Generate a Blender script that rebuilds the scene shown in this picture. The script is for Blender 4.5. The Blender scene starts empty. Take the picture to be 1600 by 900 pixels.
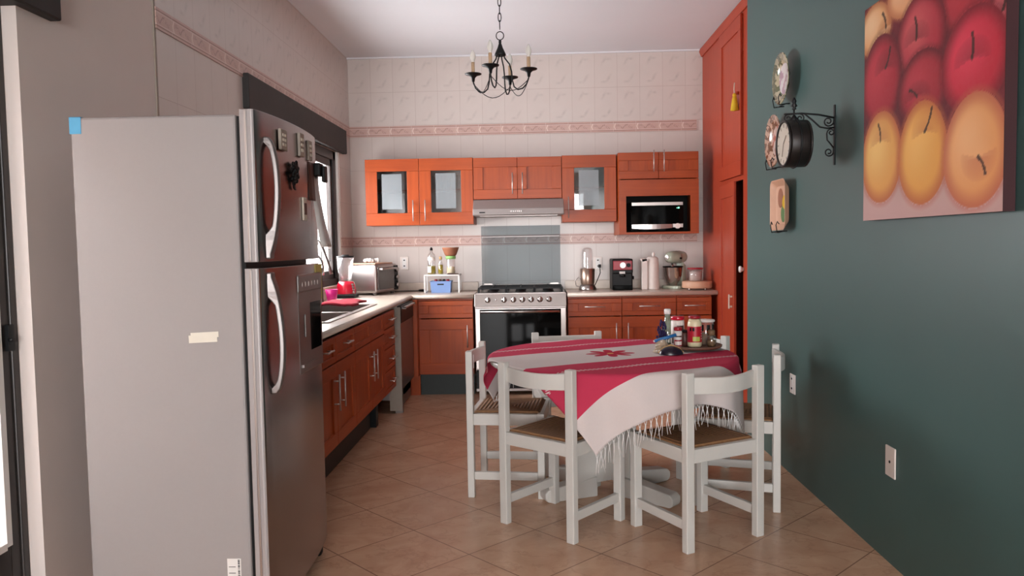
import bpy, math, random
from mathutils import Vector, Matrix
random.seed(7)
PI = math.pi
C = bpy.context.scene.collection
scene = bpy.context.scene

# ------------------------------------------------------------------ camera
cam_data = bpy.data.cameras.new('camera')
cam = bpy.data.objects.new('camera', cam_data); C.objects.link(cam)
pitch, yaw, roll, FPX = .0569, .03148, -.01719, 1212.85
fw = Vector((-math.sin(yaw)*math.cos(pitch), math.cos(yaw)*math.cos(pitch), -math.sin(pitch)))
rt = Vector((math.cos(yaw), math.sin(yaw), 0)); up = rt.cross(fw)
r2 = rt*math.cos(roll)+up*math.sin(roll); u2 = up*math.cos(roll)-rt*math.sin(roll)
cam.matrix_world = Matrix(((r2.x, u2.x, -fw.x, 0), (r2.y, u2.y, -fw.y, 0), (r2.z, u2.z, -fw.z, 1.34), (0, 0, 0, 1)))
cam_data.sensor_width = 36; cam_data.lens = FPX/1600*36; cam_data.clip_start = .02
scene.camera = cam

# ------------------------------------------------------------------ light and exposure
world = bpy.data.worlds.new('world'); scene.world = world; world.use_nodes = True
bg = world.node_tree.nodes['Background']; bg.inputs[0].default_value = (.985, .985, 1, 1); bg.inputs[1].default_value = 16.0
scene.view_settings.view_transform = 'Standard'; scene.view_settings.look = 'None'
scene.view_settings.gamma = 1; scene.view_settings.use_curve_mapping = False
scene.view_settings.exposure = 0.45

def portal(name, loc, rot, sx, sy):
    l = bpy.data.lights.new(name, 'AREA'); l.shape = 'RECTANGLE'; l.size = sx; l.size_y = sy; l.cycles.is_portal = True
    o = bpy.data.objects.new(name, l); C.objects.link(o); o.location = loc; o.rotation_euler = rot

XL, XR, XC, YB, ZC, YR = -1.77, 1.437, 1.587, 7.44, 3.124, -6.0
portal('daylight_kitchen_window', (-1.95, 5.95, 1.58), (0, -PI/2, 0), 1.15, 2.05)
portal('daylight_glass_door', (-1.95, 2.1, 1.1), (0, -PI/2, 0), 2.1, 1.1)
portal('daylight_rear_opening', (-.12, YR-.1, 1.35), (PI/2, 0, 0), 2.75, 2.5)

# ------------------------------------------------------------------ node helpers
def lin(h):
    if isinstance(h, str):
        h = [int(h[i:i+2], 16)/255 for i in (0, 2, 4)]
        return tuple(c/12.92 if c <= .04045 else ((c+.055)/1.055)**2.4 for c in h)+(1,)
    return tuple(h)+(1,)
class N:                                     # tiny arithmetic on shader sockets
    nt = None
    def __init__(s, k): s.k = k
    @staticmethod
    def op(o, *a):
        n = N.nt.nodes.new('ShaderNodeMath'); n.operation = o
        for i, x in enumerate(a):
            if isinstance(x, N): N.nt.links.new(x.k, n.inputs[i])
            else: n.inputs[i].default_value = x
        return N(n.outputs[0])
    def __add__(s, o): return N.op('ADD', s, o)
    __radd__ = __add__
    def __sub__(s, o): return N.op('SUBTRACT', s, o)
    def __rsub__(s, o): return N.op('SUBTRACT', o, s)
    def __mul__(s, o): return N.op('MULTIPLY', s, o)
    __rmul__ = __mul__
    def __truediv__(s, o): return N.op('DIVIDE', s, o)
    def __lt__(s, o): return N.op('LESS_THAN', s, o)
    def __gt__(s, o): return N.op('GREATER_THAN', s, o)
    def frac(s): return N.op('FRACT', s)
    def floor(s): return N.op('FLOOR', s)
    def abs(s): return N.op('ABSOLUTE', s)
    def sin(s): return N.op('SINE', s)
    def mx(s, o): return N.op('MAXIMUM', s, o)
    def mn(s, o): return N.op('MINIMUM', s, o)
def base_mat(name, rough=.5, metal=0):
    m = bpy.data.materials.new(name); m.use_nodes = True; N.nt = m.node_tree
    b = m.node_tree.nodes['Principled BSDF']; b.inputs['Roughness'].default_value = rough; b.inputs['Metallic'].default_value = metal
    return m, b
def coords(kind='Object'):
    t = N.nt.nodes.new('ShaderNodeTexCoord'); s = N.nt.nodes.new('ShaderNodeSeparateXYZ'); N.nt.links.new(t.outputs[kind], s.inputs[0])
    return t.outputs[kind], N(s.outputs[0]), N(s.outputs[1]), N(s.outputs[2])
def vec(x, y, z=0.0):
    n = N.nt.nodes.new('ShaderNodeCombineXYZ')
    for i, v in enumerate((x, y, z)):
        if isinstance(v, N): N.nt.links.new(v.k, n.inputs[i])
        else: n.inputs[i].default_value = v
    return n.outputs[0]
def noise(v, scale, detail=3, rough=.5):
    n = N.nt.nodes.new('ShaderNodeTexNoise'); n.inputs['Scale'].default_value = scale; n.inputs['Detail'].default_value = detail; n.inputs['Roughness'].default_value = rough
    if v is not None: N.nt.links.new(v, n.inputs['Vector'])
    return N(n.outputs['Fac'])
def mixc(f, a, b):
    n = N.nt.nodes.new('ShaderNodeMix'); n.data_type = 'RGBA'
    if isinstance(f, N): N.nt.links.new(f.k, n.inputs[0])
    else: n.inputs[0].default_value = f
    for s, v in ((6, a), (7, b)):
        if isinstance(v, (str, tuple, list)): n.inputs[s].default_value = lin(v)
        else: N.nt.links.new(v, n.inputs[s])
    return n.outputs[2]
def bump(b, h, strength=.2, dist=.002):
    n = N.nt.nodes.new('ShaderNodeBump'); n.inputs['Strength'].default_value = strength; n.inputs['Distance'].default_value = dist
    N.nt.links.new(h.k, n.inputs['Height']); N.nt.links.new(n.outputs[0], b.inputs['Normal'])
def setcol(b, s): N.nt.links.new(s, b.inputs['Base Color'])

def plain(name, col, rough=.5, metal=0, var=.06, scale=25, coat=0, bmp=0):
    m, b = base_mat(name, rough, metal); v, x, y, z = coords()
    c = lin(col); d = tuple(k*(1-var*2.2) for k in c[:3])
    setcol(b, mixc(noise(v, scale), d, c[:3]))
    if coat: b.inputs['Coat Weight'].default_value = coat; b.inputs['Coat Roughness'].default_value = .15
    if bmp: bump(b, noise(v, scale*4), bmp)
    return m
def glass(name, tint=(1, 1, 1), gloss=.08, rough=.02, haze=0, hazecol=(.8, .85, .87), face=.45):
    m = bpy.data.materials.new(name); m.use_nodes = True; nt = m.node_tree; N.nt = nt
    nt.nodes.remove(nt.nodes['Principled BSDF']); out = nt.nodes['Material Output']
    t = nt.nodes.new('ShaderNodeBsdfTransparent'); t.inputs[0].default_value = tint+(1,)
    g = nt.nodes.new('ShaderNodeBsdfGlossy'); g.inputs['Roughness'].default_value = rough; g.inputs['Color'].default_value = (1, 1, 1, 1)
    lw = nt.nodes.new('ShaderNodeLayerWeight'); lw.inputs[0].default_value = .35
    f = N(lw.outputs['Facing'])*face+gloss
    mx = nt.nodes.new('ShaderNodeMixShader'); nt.links.new(f.k, mx.inputs[0]); nt.links.new(t.outputs[0], mx.inputs[1]); nt.links.new(g.outputs[0], mx.inputs[2])
    last = mx
    if haze:
        d = nt.nodes.new('ShaderNodeBsdfDiffuse'); d.inputs[0].default_value = hazecol+(1,)
        m2 = nt.nodes.new('ShaderNodeMixShader'); m2.inputs[0].default_value = haze
        nt.links.new(mx.outputs[0], m2.inputs[1]); nt.links.new(d.outputs[0], m2.inputs[2]); last = m2
    nt.links.new(last.outputs[0], out.inputs[0]); return m
def wood(name, a, b_, vertical=True, rough=.38):
    m, b = base_mat(name, rough); v, x, y, z = coords()
    w = vec(x*30, y*30, z*1.6) if vertical else vec(x*1.6, y*1.6, z*30)
    n1 = noise(w, 1.0, 4, .6); n2 = noise(v, 2.3, 2)
    f = (n1*.75+n2*.5-.12)
    setcol(b, mixc(f, a, b_)); b.inputs['Coat Weight'].default_value = .06; b.inputs['Coat Roughness'].default_value = .2; b.inputs['Specular IOR Level'].default_value = .25
    return m

def tile_mat(name, axis, h0, z0, hh, ww=.2125, pattern=True, plainrow=False, col=('d0c6c0', 'c5bab4')):
    m, b = base_mat(name, .28); v, x, y, z = coords()
    a = x if axis == 'x' else y
    u = (a-h0)/ww; w = (z-z0)/hh
    fu, fw_ = u.frac(), w.frac()
    du = (fu-.5).abs(); dw = (fw_-.5).abs()
    grout = (du > .5-.006).mx(dw > .5-.0045)
    rnd = noise(vec(u.floor()*1.7, w.floor()*3.1), 5.3, 0)
    mott = noise(v, 9, 4)
    c = mixc(mott*.6+rnd*.5-.1, col[1], col[0])
    if pattern:      # faint grey strokes coloured onto each tile, leaning right
        def stroke(cx, cw, sl, wd, h):
            d = ((fu-cx)-(fw_-cw)*sl).abs()
            return (1-d/wd).mx(0)*(1-((fw_-cw).abs()/h)).mx(0)
        s = stroke(.40, .76, .75, .10, .16)+stroke(.62, .82, .2, .16, .05)+stroke(.62, .27, .75, .10, .16)+stroke(.40, .16, .2, .16, .05)
        s = s*(noise(v, 40, 2)*1.6-.2).mx(0).mn(1)
        c = mixc(s.mn(1)*.75, c, 'a89f9b')
    c = mixc(grout*.8, c, 'a8968f')
    setcol(b, c); bump(b, 1-grout, .35, .003)
    return m
def border_mat(name, axis, h0, zc, hh, ww=.2125):
    m, b = base_mat(name, .35); v, x, y, z = coords()
    a = x if axis == 'x' else y
    u = ((a-h0)/ww).frac(); w = (z-zc)/hh            # w in -.5 .. .5
    wa = w.abs()
    leaf = (((u-.5)*16).sin()*.12-w).abs() < .10
    leaf = leaf*((u-.5).abs() < .36)
    dots = noise(vec(u*9, w*4), 2.6, 2) > .53
    f = leaf*dots
    c = mixc(noise(v, 14, 3), 'b9958b', 'c9aaa0')
    c = mixc(f*.8, c, '8f7068')
    che = (((u-.04)-wa*.18).abs() < .02)*(wa < .3)
    c = mixc(che, c, 'ddc9c0')
    line = (wa-.36).abs() < .035
    c = mixc(line*.75, c, '8a6258')
    line2 = (wa-.29).abs() < .02
    c = mixc(line2*.6, c, 'dccac2')
    j = (u-.5).abs() > .492
    c = mixc(j*.6, c, 'd8c8c0')
    setcol(b, c); return m
def floor_mat():
    m, b = base_mat('floor_tile', .3); v, x, y, z = coords()
    s = .404; k = .70710678/s
    u = ((x+.595)-(y-4.141))*k; w = ((x+.595)+(y-4.141))*k
    du = (u.frac()-.5).abs(); dw = (w.frac()-.5).abs()
    grout = (du.mx(dw)) > .5-.0065
    rnd = noise(vec(u.floor()*2.13, w.floor()*1.37), 7.7, 0)
    warp = noise(v, 3.2, 3)
    mot = noise(vec(x*3+warp*2.2+rnd*5, y*3+warp*1.5), 1.6, 5, .6)
    c = mixc((mot*1.5-.25).mx(0).mn(1), 'bd9072', 'e4bfa0')
    vein = (noise(vec(x*2+rnd*9, y*2.6, rnd*4), 2.2, 6, .55)-.5).abs() < .012
    c = mixc(vein*.22, c, '9a7058')
    c = mixc(rnd*.35, c, 'bd9379')
    c = mixc(grout*.8, c, '7c5a48')
    setcol(b, c); bump(b, 1-grout, .3, .002)
    b.inputs['Roughness'].default_value = .27
    return m

M = {}
def setup_mats():
    P = lambda n, *a, **k: M.__setitem__(n, plain(n, *a, **k))
    P('plaster', 'dcd0ca', .8, var=.03, scale=5, bmp=.05)
    P('ceiling_paint', 'dcdde1', .85, var=.02, scale=3)
    P('green_paint', '40605e', .42, var=.05, scale=3)
    P('dark_wood', '2b2523', .6, var=.3, scale=14)
    P('frame_metal', '2e2826', .4)
    P('kick', '2a3230', .6)
    P('black', '0a090a', .45)
    P('black_gloss', '080808', .06)
    P('counter', 'cfc0b2', .3, var=.05, scale=60)
    P('steel', 'b3aaa6', .3, 1, var=.04, scale=12)
    P('brushed', '8f8784', .34, 1, var=.05, scale=8)
    P('fridge_front', '9a9190', .27, 1, var=.03, scale=4)
    P('handle_metal', '7d7775', .42, .9, var=.02)
    P('hood_metal', 'a39a97', .5, .6, var=.03)
    P('bar_metal', 'bdb4af', .4, .7, var=.02)
    P('chrome', 'd8d5d3', .12, 1)
    P('fridge_side', '938d8c', .55, .1, var=.02, scale=90)
    P('door_edge', '9c9695', .4, .2, var=.02)
    P('chair_white', 'd2cfc9', .4, var=.03, scale=10)
    P('oven_glass', '6f6b68', .15, .5)
    P('white', 'e8e5e2', .4, var=.02)
    P('cream', 'd9cfbf', .45)
    P('iron', '17181a', .5, .3)
    P('red_plastic', 'c41230', .2, coat=.6)
    P('dark_red', '9b1426', .35)
    P('pink', 'd81b84', .35)
    P('clay', 'a5694c', .7, var=.12)
    P('blue_basket', '7391c4', .5)
    P('lime', '8fc070', .45)
    P('bulb', 'f2efe8', .15)
    P('candle', 'cfae8c', .6)
    P('paper', 'dedad6', .7)
    P('tape', 'd8d2c4', .7)
    P('blue_tape', '4fa0c8', .6)
    P('yellow_label', 'c9b765', .6)
    P('towel_red', 'a82638', .95, var=.15, scale=60, bmp=.3)
    P('tray_wood', '7a5442', .5, var=.2, scale=18)
    P('beige', 'd3a487', .5)
    P('pale_plastic', 'eadfd8', .4)
    P('purple', '2c1c50', .9, var=.2, scale=60)
    P('eggplant', '1e1326', .25)
    P('tan', 'c79f6e', .8)
    P('blue_plastic', '2b6fae', .4)
    P('oil', '9c8a2c', .15)
    P('mayo', 'e2d5b0', .35)
    P('label_red', 'b5152c', .4)
    P('label_green', 'b9c05a', .4)
    P('dark_bits', '4c2a20', .5)
    P('spice_brown', '8a6a4a', .6, var=.3, scale=120)
    P('magnet_a', '9b8f83', .5)
    P('rose_metal', 'b59a8a', .3, .9)
    P('mint', 'b9c2ae', .25, coat=.5)
    P('yellow', 'd8b122', .8)
    P('leaf_green', '4f7a3a', .5)
    P('black_wood', '1d1614', .45, var=.2)
    P('interior', 'b9b2b0', .6)
    P('dark_interior', '0c0a09', .8)
    M['wood_v'] = wood('wood_vertical', '742910', 'b9531f', True)
    M['wood_h'] = wood('wood_horizontal', '742910', 'b9531f', False)
    M['closet'] = wood('closet_wood', '98341f', 'b64a30', True, .42)
    M['glass'] = glass('window_glass', (1, 1, 1), .04)
    M['clear'] = glass('clear_glass', (.93, .93, .93), .07)
    M['cup_clear'] = glass('clear_plastic', (.95, .93, .93), .06, .05, .06, (.85, .8, .8))
    M['smoked'] = glass('cabinet_glass', (.55, .52, .5), .06)
    M['frosted'] = glass('frosted_glass', (.9, .92, .93), .02, .3, .22, (.55, .6, .63))
    M['splash'] = glass('stove_lid_glass', (.79, .82, .83), .0, .02, .11, (.42, .46, .48), face=0.0)
    M['green_glass'] = glass('green_bottle_glass', (.55, .75, .6), .1, .02, .25, (.5, .6, .5))
    M['floor'] = floor_mat()
    for ax, h0 in (('x', -1.761), ('y', 3.632)):
        M['tile_top_'+ax] = tile_mat('upper_tile_'+ax, ax, h0, 2.477, .3195)
        M['tile_mid_'+ax] = tile_mat('middle_tile_'+ax, ax, h0, 1.426, .3173, pattern=False)
        M['tile_low_'+ax] = tile_mat('lower_tile_'+ax, ax, h0, .985, .343, pattern=False)
        M['border_hi_'+ax] = border_mat('border_high_'+ax, ax, h0-.04, 2.4275, .099)
        M['border_lo_'+ax] = border_mat('border_low_'+ax, ax, h0-.04, 1.378, .099)
setup_mats()
M['black'].node_tree.nodes['Principled BSDF'].inputs['Specular IOR Level'].default_value = .25
M['black_gloss'].node_tree.nodes['Principled BSDF'].inputs['Specular IOR Level'].default_value = .10

# ------------------------------------------------------------------ mesh helpers
class B:
    def __init__(s): s.v = []; s.f = []; s.m = []; s.mi = 0; s.sm = []; s.smooth = False
    def add(s, vs, fs, smooth=None):
        o = len(s.v); s.v += [tuple(p) for p in vs]
        for f in fs: s.f.append([i+o for i in f]); s.m.append(s.mi); s.sm.append(s.smooth if smooth is None else smooth)
        return s
    def box(s, x0, x1, y0, y1, z0, z1, rot=None, at=None):
        vs = [(x, y, z) for z in (z0, z1) for y in (y0, y1) for x in (x0, x1)]
        if rot is not None: vs = [tuple(rot @ Vector(p)+Vector(at or (0, 0, 0))) for p in vs]
        return s.add(vs, [(0, 2, 3, 1), (4, 5, 7, 6), (0, 1, 5, 4), (2, 6, 7, 3), (0, 4, 6, 2), (1, 3, 7, 5)], False)
    def bar(s, p, q, w, h, upv=(0, 0, 1)):          # rectangular bar from p to q
        p, q = Vector(p), Vector(q); d = (q-p).normalized(); a = d.cross(Vector(upv)).normalized(); b = a.cross(d)
        vs = []
        for e in (p, q):
            for i, j in ((-1, -1), (1, -1), (1, 1), (-1, 1)): vs.append(e+a*i*w/2+b*j*h/2)
        return s.add(vs, [(0, 1, 2, 3), (7, 6, 5, 4), (0, 4, 5, 1), (1, 5, 6, 2), (2, 6, 7, 3), (3, 7, 4, 0)], False)
    def tube(s, pts, r, seg=8, closed=False, caps=True):
        pts = [Vector(p) for p in pts]; n = len(pts); rs = r if isinstance(r, (list, tuple)) else [r]*n
        vs = []; prev = None
        for i, p in enumerate(pts):
            a = pts[(i-1) % n] if closed or i > 0 else p; b = pts[(i+1) % n] if closed or i < n-1 else p
            d = (b-a).normalized()
            if prev is None: prev = d.orthogonal().normalized()
            u = (prev-d*prev.dot(d)); u = u.normalized() if u.length > 1e-6 else d.orthogonal().normalized(); prev = u; w = d.cross(u)
            for k in range(seg):
                t = 2*PI*k/seg; vs.append(p+u*math.cos(t)*rs[i]+w*math.sin(t)*rs[i])
        fs = []
        for i in range(n if closed else n-1):
            j = (i+1) % n
            for k in range(seg): l = (k+1) % seg; fs.append((i*seg+k, i*seg+l, j*seg+l, j*seg+k))
        s.add(vs, fs, True)
        if caps and not closed:
            o = len(s.v)-n*seg
            for idx in ([o+k for k in range(seg)][::-1], [o+(n-1)*seg+k for k in range(seg)]): s.f.append(idx); s.m.append(s.mi); s.sm.append(False)
        return s
    def cyl(s, p, q, r, r2=None, seg=20): return s.tube([p, q], [r, r if r2 is None else r2], seg)
    def lathe(s, prof, c=(0, 0, 0), seg=28, rot=None, sx=1, sy=1):
        vs = []
        for r, z in prof:
            for k in range(seg):
                t = 2*PI*k/seg; p = Vector((r*math.cos(t)*sx, r*math.sin(t)*sy, z))
                if rot is not None: p = rot @ p
                vs.append(p+Vector(c))
        fs = []
        for i in range(len(prof)-1):
            for k in range(seg): l = (k+1) % seg; fs.append((i*seg+k, i*seg+l, (i+1)*seg+l, (i+1)*seg+k))
        return s.add(vs, fs, True)
    def sphere(s, c, rx, ry=None, rz=None, seg=16, rings=10):
        ry = ry or rx; rz = rz or rx
        vs = []; 
        for i in range(rings+1):
            a = -PI/2+PI*i/rings
            for k in range(seg): t = 2*PI*k/seg; vs.append((c[0]+rx*math.cos(a)*math.cos(t), c[1]+ry*math.cos(a)*math.sin(t), c[2]+rz*math.sin(a)))
        fs = [(i*seg+k, i*seg+(k+1) % seg, (i+1)*seg+(k+1) % seg, (i+1)*seg+k) for i in range(rings) for k in range(seg)]
        return s.add(vs, fs, True)
    def prism(s, poly, axis, a, b):                # extrude a 2-D outline along an axis
        def P(u, v, w): return {'x': (w, u, v), 'y': (u, w, v), 'z': (u, v, w)}[axis]
        n = len(poly); vs = [P(u, v, a) for u, v in poly]+[P(u, v, b) for u, v in poly]
        return s.add(vs, [list(range(n))[::-1], [n+i for i in range(n)]]+[(i, (i+1) % n, n+(i+1) % n, n+i) for i in range(n)], False)
def rootloc(p):
    l = Vector((0, 0, 0))
    while p is not None: l += p.location; p = p.parent
    return l
def obj(name, b, mats, parent=None, world_=False, bevel=0, label=None, seg=2, recalc=True):
    me = bpy.data.meshes.new(name)
    off = rootloc(parent) if (world_ and parent) else Vector((0, 0, 0))
    me.from_pydata([tuple(Vector(p)-off) for p in b.v], [], b.f)
    if not isinstance(mats, (list, tuple)): mats = [mats]
    for m in mats: me.materials.append(M[m] if isinstance(m, str) else m)
    me.polygons.foreach_set('material_index', b.m); me.polygons.foreach_set('use_smooth', b.sm)
    me.update()
    if recalc:
        import bmesh
        bm = bmesh.new(); bm.from_mesh(me);
        bmesh.ops.recalc_face_normals(bm, faces=bm.faces); bm.to_mesh(me); bm.free()
    o = bpy.data.objects.new(name, me); C.objects.link(o)
    if parent: o.parent = parent
    if bevel:
        md = o.modifiers.new('bevel', 'BEVEL'); md.width = bevel; md.segments = seg; md.limit_method = 'ANGLE'
    if label: o['label'] = label
    return o
def thing(name, label, cat, loc=(0, 0, 0), rz=0, group=None):
    o = bpy.data.objects.new(name, None); C.objects.link(o); o.empty_display_size = .1
    o.location = loc; o.rotation_euler = (0, 0, rz); return tag(o, label, cat, group)
def tag(o, label, cat, group=None):
    o['label'] = label; o['category'] = cat
    if group: o['group'] = group
    return o
def struct(name, b, m, parent=None, bevel=0, label=None):
    o = obj(name, b, m, parent, bevel=bevel)
    if not parent: o['kind'] = 'structure'
    if label: o['label'] = label
    return o
def dup(r, loc, rz, label, group=None):
    n = r.copy(); C.objects.link(n); n.location = loc; n.rotation_euler = (0, 0, rz); n['label'] = label
    if group: n['group'] = group
    for ch in list(r.children):
        c = ch.copy(); C.objects.link(c); c.parent = n
        for g in list(ch.children): d = g.copy(); C.objects.link(d); d.parent = c
    return n

# ------------------------------------------------------------------ room shell
struct('floor', B().box(-1.95, 2.5, -6.2, 7.6, -.1, 0), 'floor')
struct('ceiling', B().box(-1.95, 2.5, -6.2, 7.6, ZC, ZC+.12), 'ceiling_paint')
# left wall: plaster near the camera with the glass door, tiles beyond
W0 = -1.95
b = B()
b.box(W0, XL, YR, 1.5, 0, ZC); b.box(W0, XL, 1.5, 2.66, 2.2, ZC); b.box(W0, XL, 2.66, 3.645, 0, ZC)
b.box(W0, XL, 3.645, 4.95, 0, ZC); b.box(W0, XL, 4.95, 7.02, 0, 1.0); b.box(W0, XL, 4.95, 7.02, 2.19, ZC); b.box(W0, XL, 7.02, YB+.15, 0, ZC)
struct('wall_left', b, 'plaster')
T = .006
def tiles_left(n, y0, y1, z0, z1, m): return (n, y0, y1, z0, z1, m)
b = B()
b.box(XL, XL+T, 3.65, YB, 2.477, ZC); struct('trim_1', b, 'tile_top_y', label='cream tiles high on the left wall')
b = B(); b.box(XL, XL+T, 3.65, 4.95, 1.426, 2.378); b.box(XL, XL+T, 7.02, YB, 1.426, 2.378); b.box(XL, XL+T, 4.95, 7.02, 2.19, 2.378)
struct('trim_2', b, 'tile_mid_y')
b = B(); b.box(XL, XL+T, 3.65, 4.95, .9, 1.33); b.box(XL, XL+T, 7.02, YB, .9, 1.33); b.box(XL, XL+T, 4.95, 7.02, .9, 1.0)
struct('trim_3', b, 'tile_low_y')
b = B(); b.box(XL, XL+.012, 3.645, YB, 2.378, 2.477); struct('trim_4', b, 'border_hi_y', label='pinkish patterned tile border on the left wall')
b = B(); b.box(XL, XL+.012, 3.65, 4.95, 1.33, 1.426); b.box(XL, XL+.012, 7.02, YB, 1.33, 1.426); struct('trim_5', b, 'border_lo_y')
b = B(); b.box(XL, XL+.006, 3.632, 3.65, .0, ZC); struct('trim_6', b, 'magnet_a')
# back wall
struct('wall_back', B().box(-1.95, 2.5, YB, YB+.15, 0, ZC), 'plaster')
struct('trim_7', B().box(XL, XC+.2, YB-T, YB, 2.477, ZC-.012), 'tile_top_x', label='cream tiles with grey strokes on the upper back wall')
struct('trim_8', B().box(XL, XC+.2, YB-T, YB, 1.426, 2.378), 'tile_mid_x')
struct('trim_9', B().box(XL, XC+.2, YB-T, YB, .9, 1.33), 'tile_low_x')
struct('trim_10', B().box(XL, 1.53, YB-.014, YB, 2.378, 2.477), 'border_hi_x', label='upper pinkish patterned tile border on the back wall')
struct('trim_11', B().box(XL, 1.53, YB-.014, YB, 1.33, 1.426), 'border_lo_x', label='lower pinkish patterned tile border on the back wall')
struct('trim_12', B().box(XL, XC, YB-.03, YB, ZC-.012, ZC), 'ceiling_paint')
# right: green wall, and the recess behind it that holds the closet
struct('wall_right', B().box(XR, XR+.16, YR, 5.33, 0, ZC), 'green_paint', label='dark green painted wall')
struct('wall_right_recess', B().box(2.25, 2.4, 5.0, YB+.15, 0, ZC).box(XR+.16, 2.4, 5.2, 5.33, 0, ZC), 'plaster')
# rear wall, out of view; its broad opening is sized for the light
b = B(); b.box(W0, -1.5, YR-.15, YR, 0, ZC); b.box(1.25, XR+.16, YR-.15, YR, 0, ZC); b.box(-1.5, 1.25, YR-.15, YR, 2.6, ZC); b.box(-1.5, 1.25, YR-.15, YR, 0, .1)
struct('wall_rear', b, 'plaster')
# patio wall and ground added outside the glass door to cut its daylight
struct('wall_light_block', B().box(-2.95, -2.8, -.6, 3.9, -.1, 2.9).box(-2.8, -1.95, 3.3, 3.45, -.1, 2.9).box(-2.8, -1.95, -.6, -.45, -.1, 2.9), 'plaster')
struct('floor_added_patio', B().box(-2.8, -1.95, -.45, 3.3, -.1, -.02), 'plaster')
# dark beams over the openings
b = B(); 
b.box(XL-.02, XL+.045, 4.72, 7.17, 2.19, 2.405)
lt = struct('trim_13', b, 'dark_wood', bevel=.008, label='dark wooden lintel beam over the kitchen window')
struct('trim_14', B().box(XL-.1, XL+.04, 1.3, 2.86, 2.185, 2.42), 'dark_wood', bevel=.008, label='dark wooden lintel beam over the glass door')
# kitchen window
w = struct('window_1', B().box(-1.86, -1.79, 4.95, 5.03, 1.0, 2.19).box(-1.86, -1.79, 6.9, 6.985, 1.0, 2.19).box(-1.86, -1.79, 4.95, 6.985, 2.11, 2.19).box(-1.86, -1.79, 4.95, 6.985, 1.0, 1.06), 'frame_metal', bevel=.004, label='dark framed sliding kitchen window')
for y0, y1, xx in ((5.03, 6.0, -1.845), (5.9, 6.9, -1.815)):
    s = B(); s.box(xx-.012, xx+.012, y0, y0+.05, 1.06, 2.11).box(xx-.012, xx+.012, y1-.06, y1, 1.06, 2.11).box(xx-.012, xx+.012, y0, y1, 2.05, 2.11).box(xx-.012, xx+.012, y0, y1, 1.06, 1.13)
    so = obj('window_sash', s, 'frame_metal', w, bevel=.003)
    obj('pane', B().box(xx-.003, xx+.003, y0+.045, y1-.055, 1.12, 2.06), 'glass', so)
struct('trim_15', B().box(-1.93, XL+.001, 6.985, 7.02, 1.0, 2.19), 'white')
struct('trim_16', B().box(-1.93, XL+.03, 4.95, 7.02, .985, 1.003), 'counter')
# glass door on the left
d = struct('door_1', B().box(-1.9, -1.83, 2.575, 2.66, 0, 2.2).box(-1.9, -1.83, 1.5, 1.6, 0, 2.2).box(-1.9, -1.83, 1.6, 2.575, 2.06, 2.2).box(-1.9, -1.83, 1.6, 2.575, 0, .33)
           .box(-1.88, -1.822, 2.625, 2.66, 0, 2.2), 'frame_metal', bevel=.004, label='dark framed glass door at the left edge')
obj('glazing_bead', B().box(-1.85, -1.824, 2.55, 2.577, .33, 2.06).box(-1.85, -1.824, 1.6, 2.55, .32, .345), 'white', d)
obj('pane', B().box(-1.868, -1.862, 1.6, 2.575, .33, 2.06), 'glass', d)
obj('door_latch', B().box(-1.83, -1.815, 2.6, 2.63, 1.0, 1.09).cyl((-1.815, 2.6, 1.04), (-1.80, 2.6, 1.04), .006, seg=8), 'iron', d)

# ------------------------------------------------------------------ refrigerator
FY0, FY1 = 2.60, 3.32
FB = -1.0                                              # front of the body
fr = thing('refrigerator', 'tall silver refrigerator with freezer on top standing at the left', 'refrigerator', (-1.27, 2.96, 0))
obj('body', B().box(-1.565, FB, FY0, FY1, .05, 1.79), 'fridge_side', fr, True, bevel=.008, label='matte grey side and body')
obj('gasket', B().box(FB, FB+.014, FY0+.012, FY1-.012, .07, 1.785), 'black', fr, True)
obj('foot', B().box(FB-.02, FB+.05, FY1-.06, FY1-.015, .0, .06), 'black', fr, True, bevel=.012)
obj('foot', B().box(-1.5, FB-.02, FY0+.03, FY0+.08, .0, .05), 'black', fr, True)
def fridge_door(name, z0, z1):
    y0, y1 = FY0-.005, FY1+.005; b = B(); xb = FB+.014; n = 14
    prof = [(xb, y0)]
    prof += [(xb+.042, y0), (xb+.048, y0+.004)]
    for i in range(n+1):
        t = i/n; prof.append((xb+.052+.026*math.sin(PI*t)**.8, y0+.012+(y1-y0-.024)*t))
    prof += [(xb+.042, y1), (xb, y1)]
    b.prism(prof, 'z', z0, z1)
    b.m = [0]*len(b.m)
    o = obj(name, b, ['fridge_front', 'door_edge'], fr, True, bevel=.003)
    for i, p in enumerate(o.data.polygons):
        if abs(p.normal.y) > .6: p.material_index = 1
        elif 0 < len(p.vertices) == 4: p.use_smooth = True
    return o
fd = fridge_door('freezer_door', 1.292, 1.806); rd = fridge_door('lower_door', .075, 1.272)
for o_, z0, z1 in ((fd, 1.292, 1.806), (rd, .075, 1.272)):
    obj('edge_strip', B().box(FB+.032, FB+.040, FY0-.009, FY0-.004, z0+.004, z1-.004), 'steel', o_, True, bevel=.002)
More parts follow.
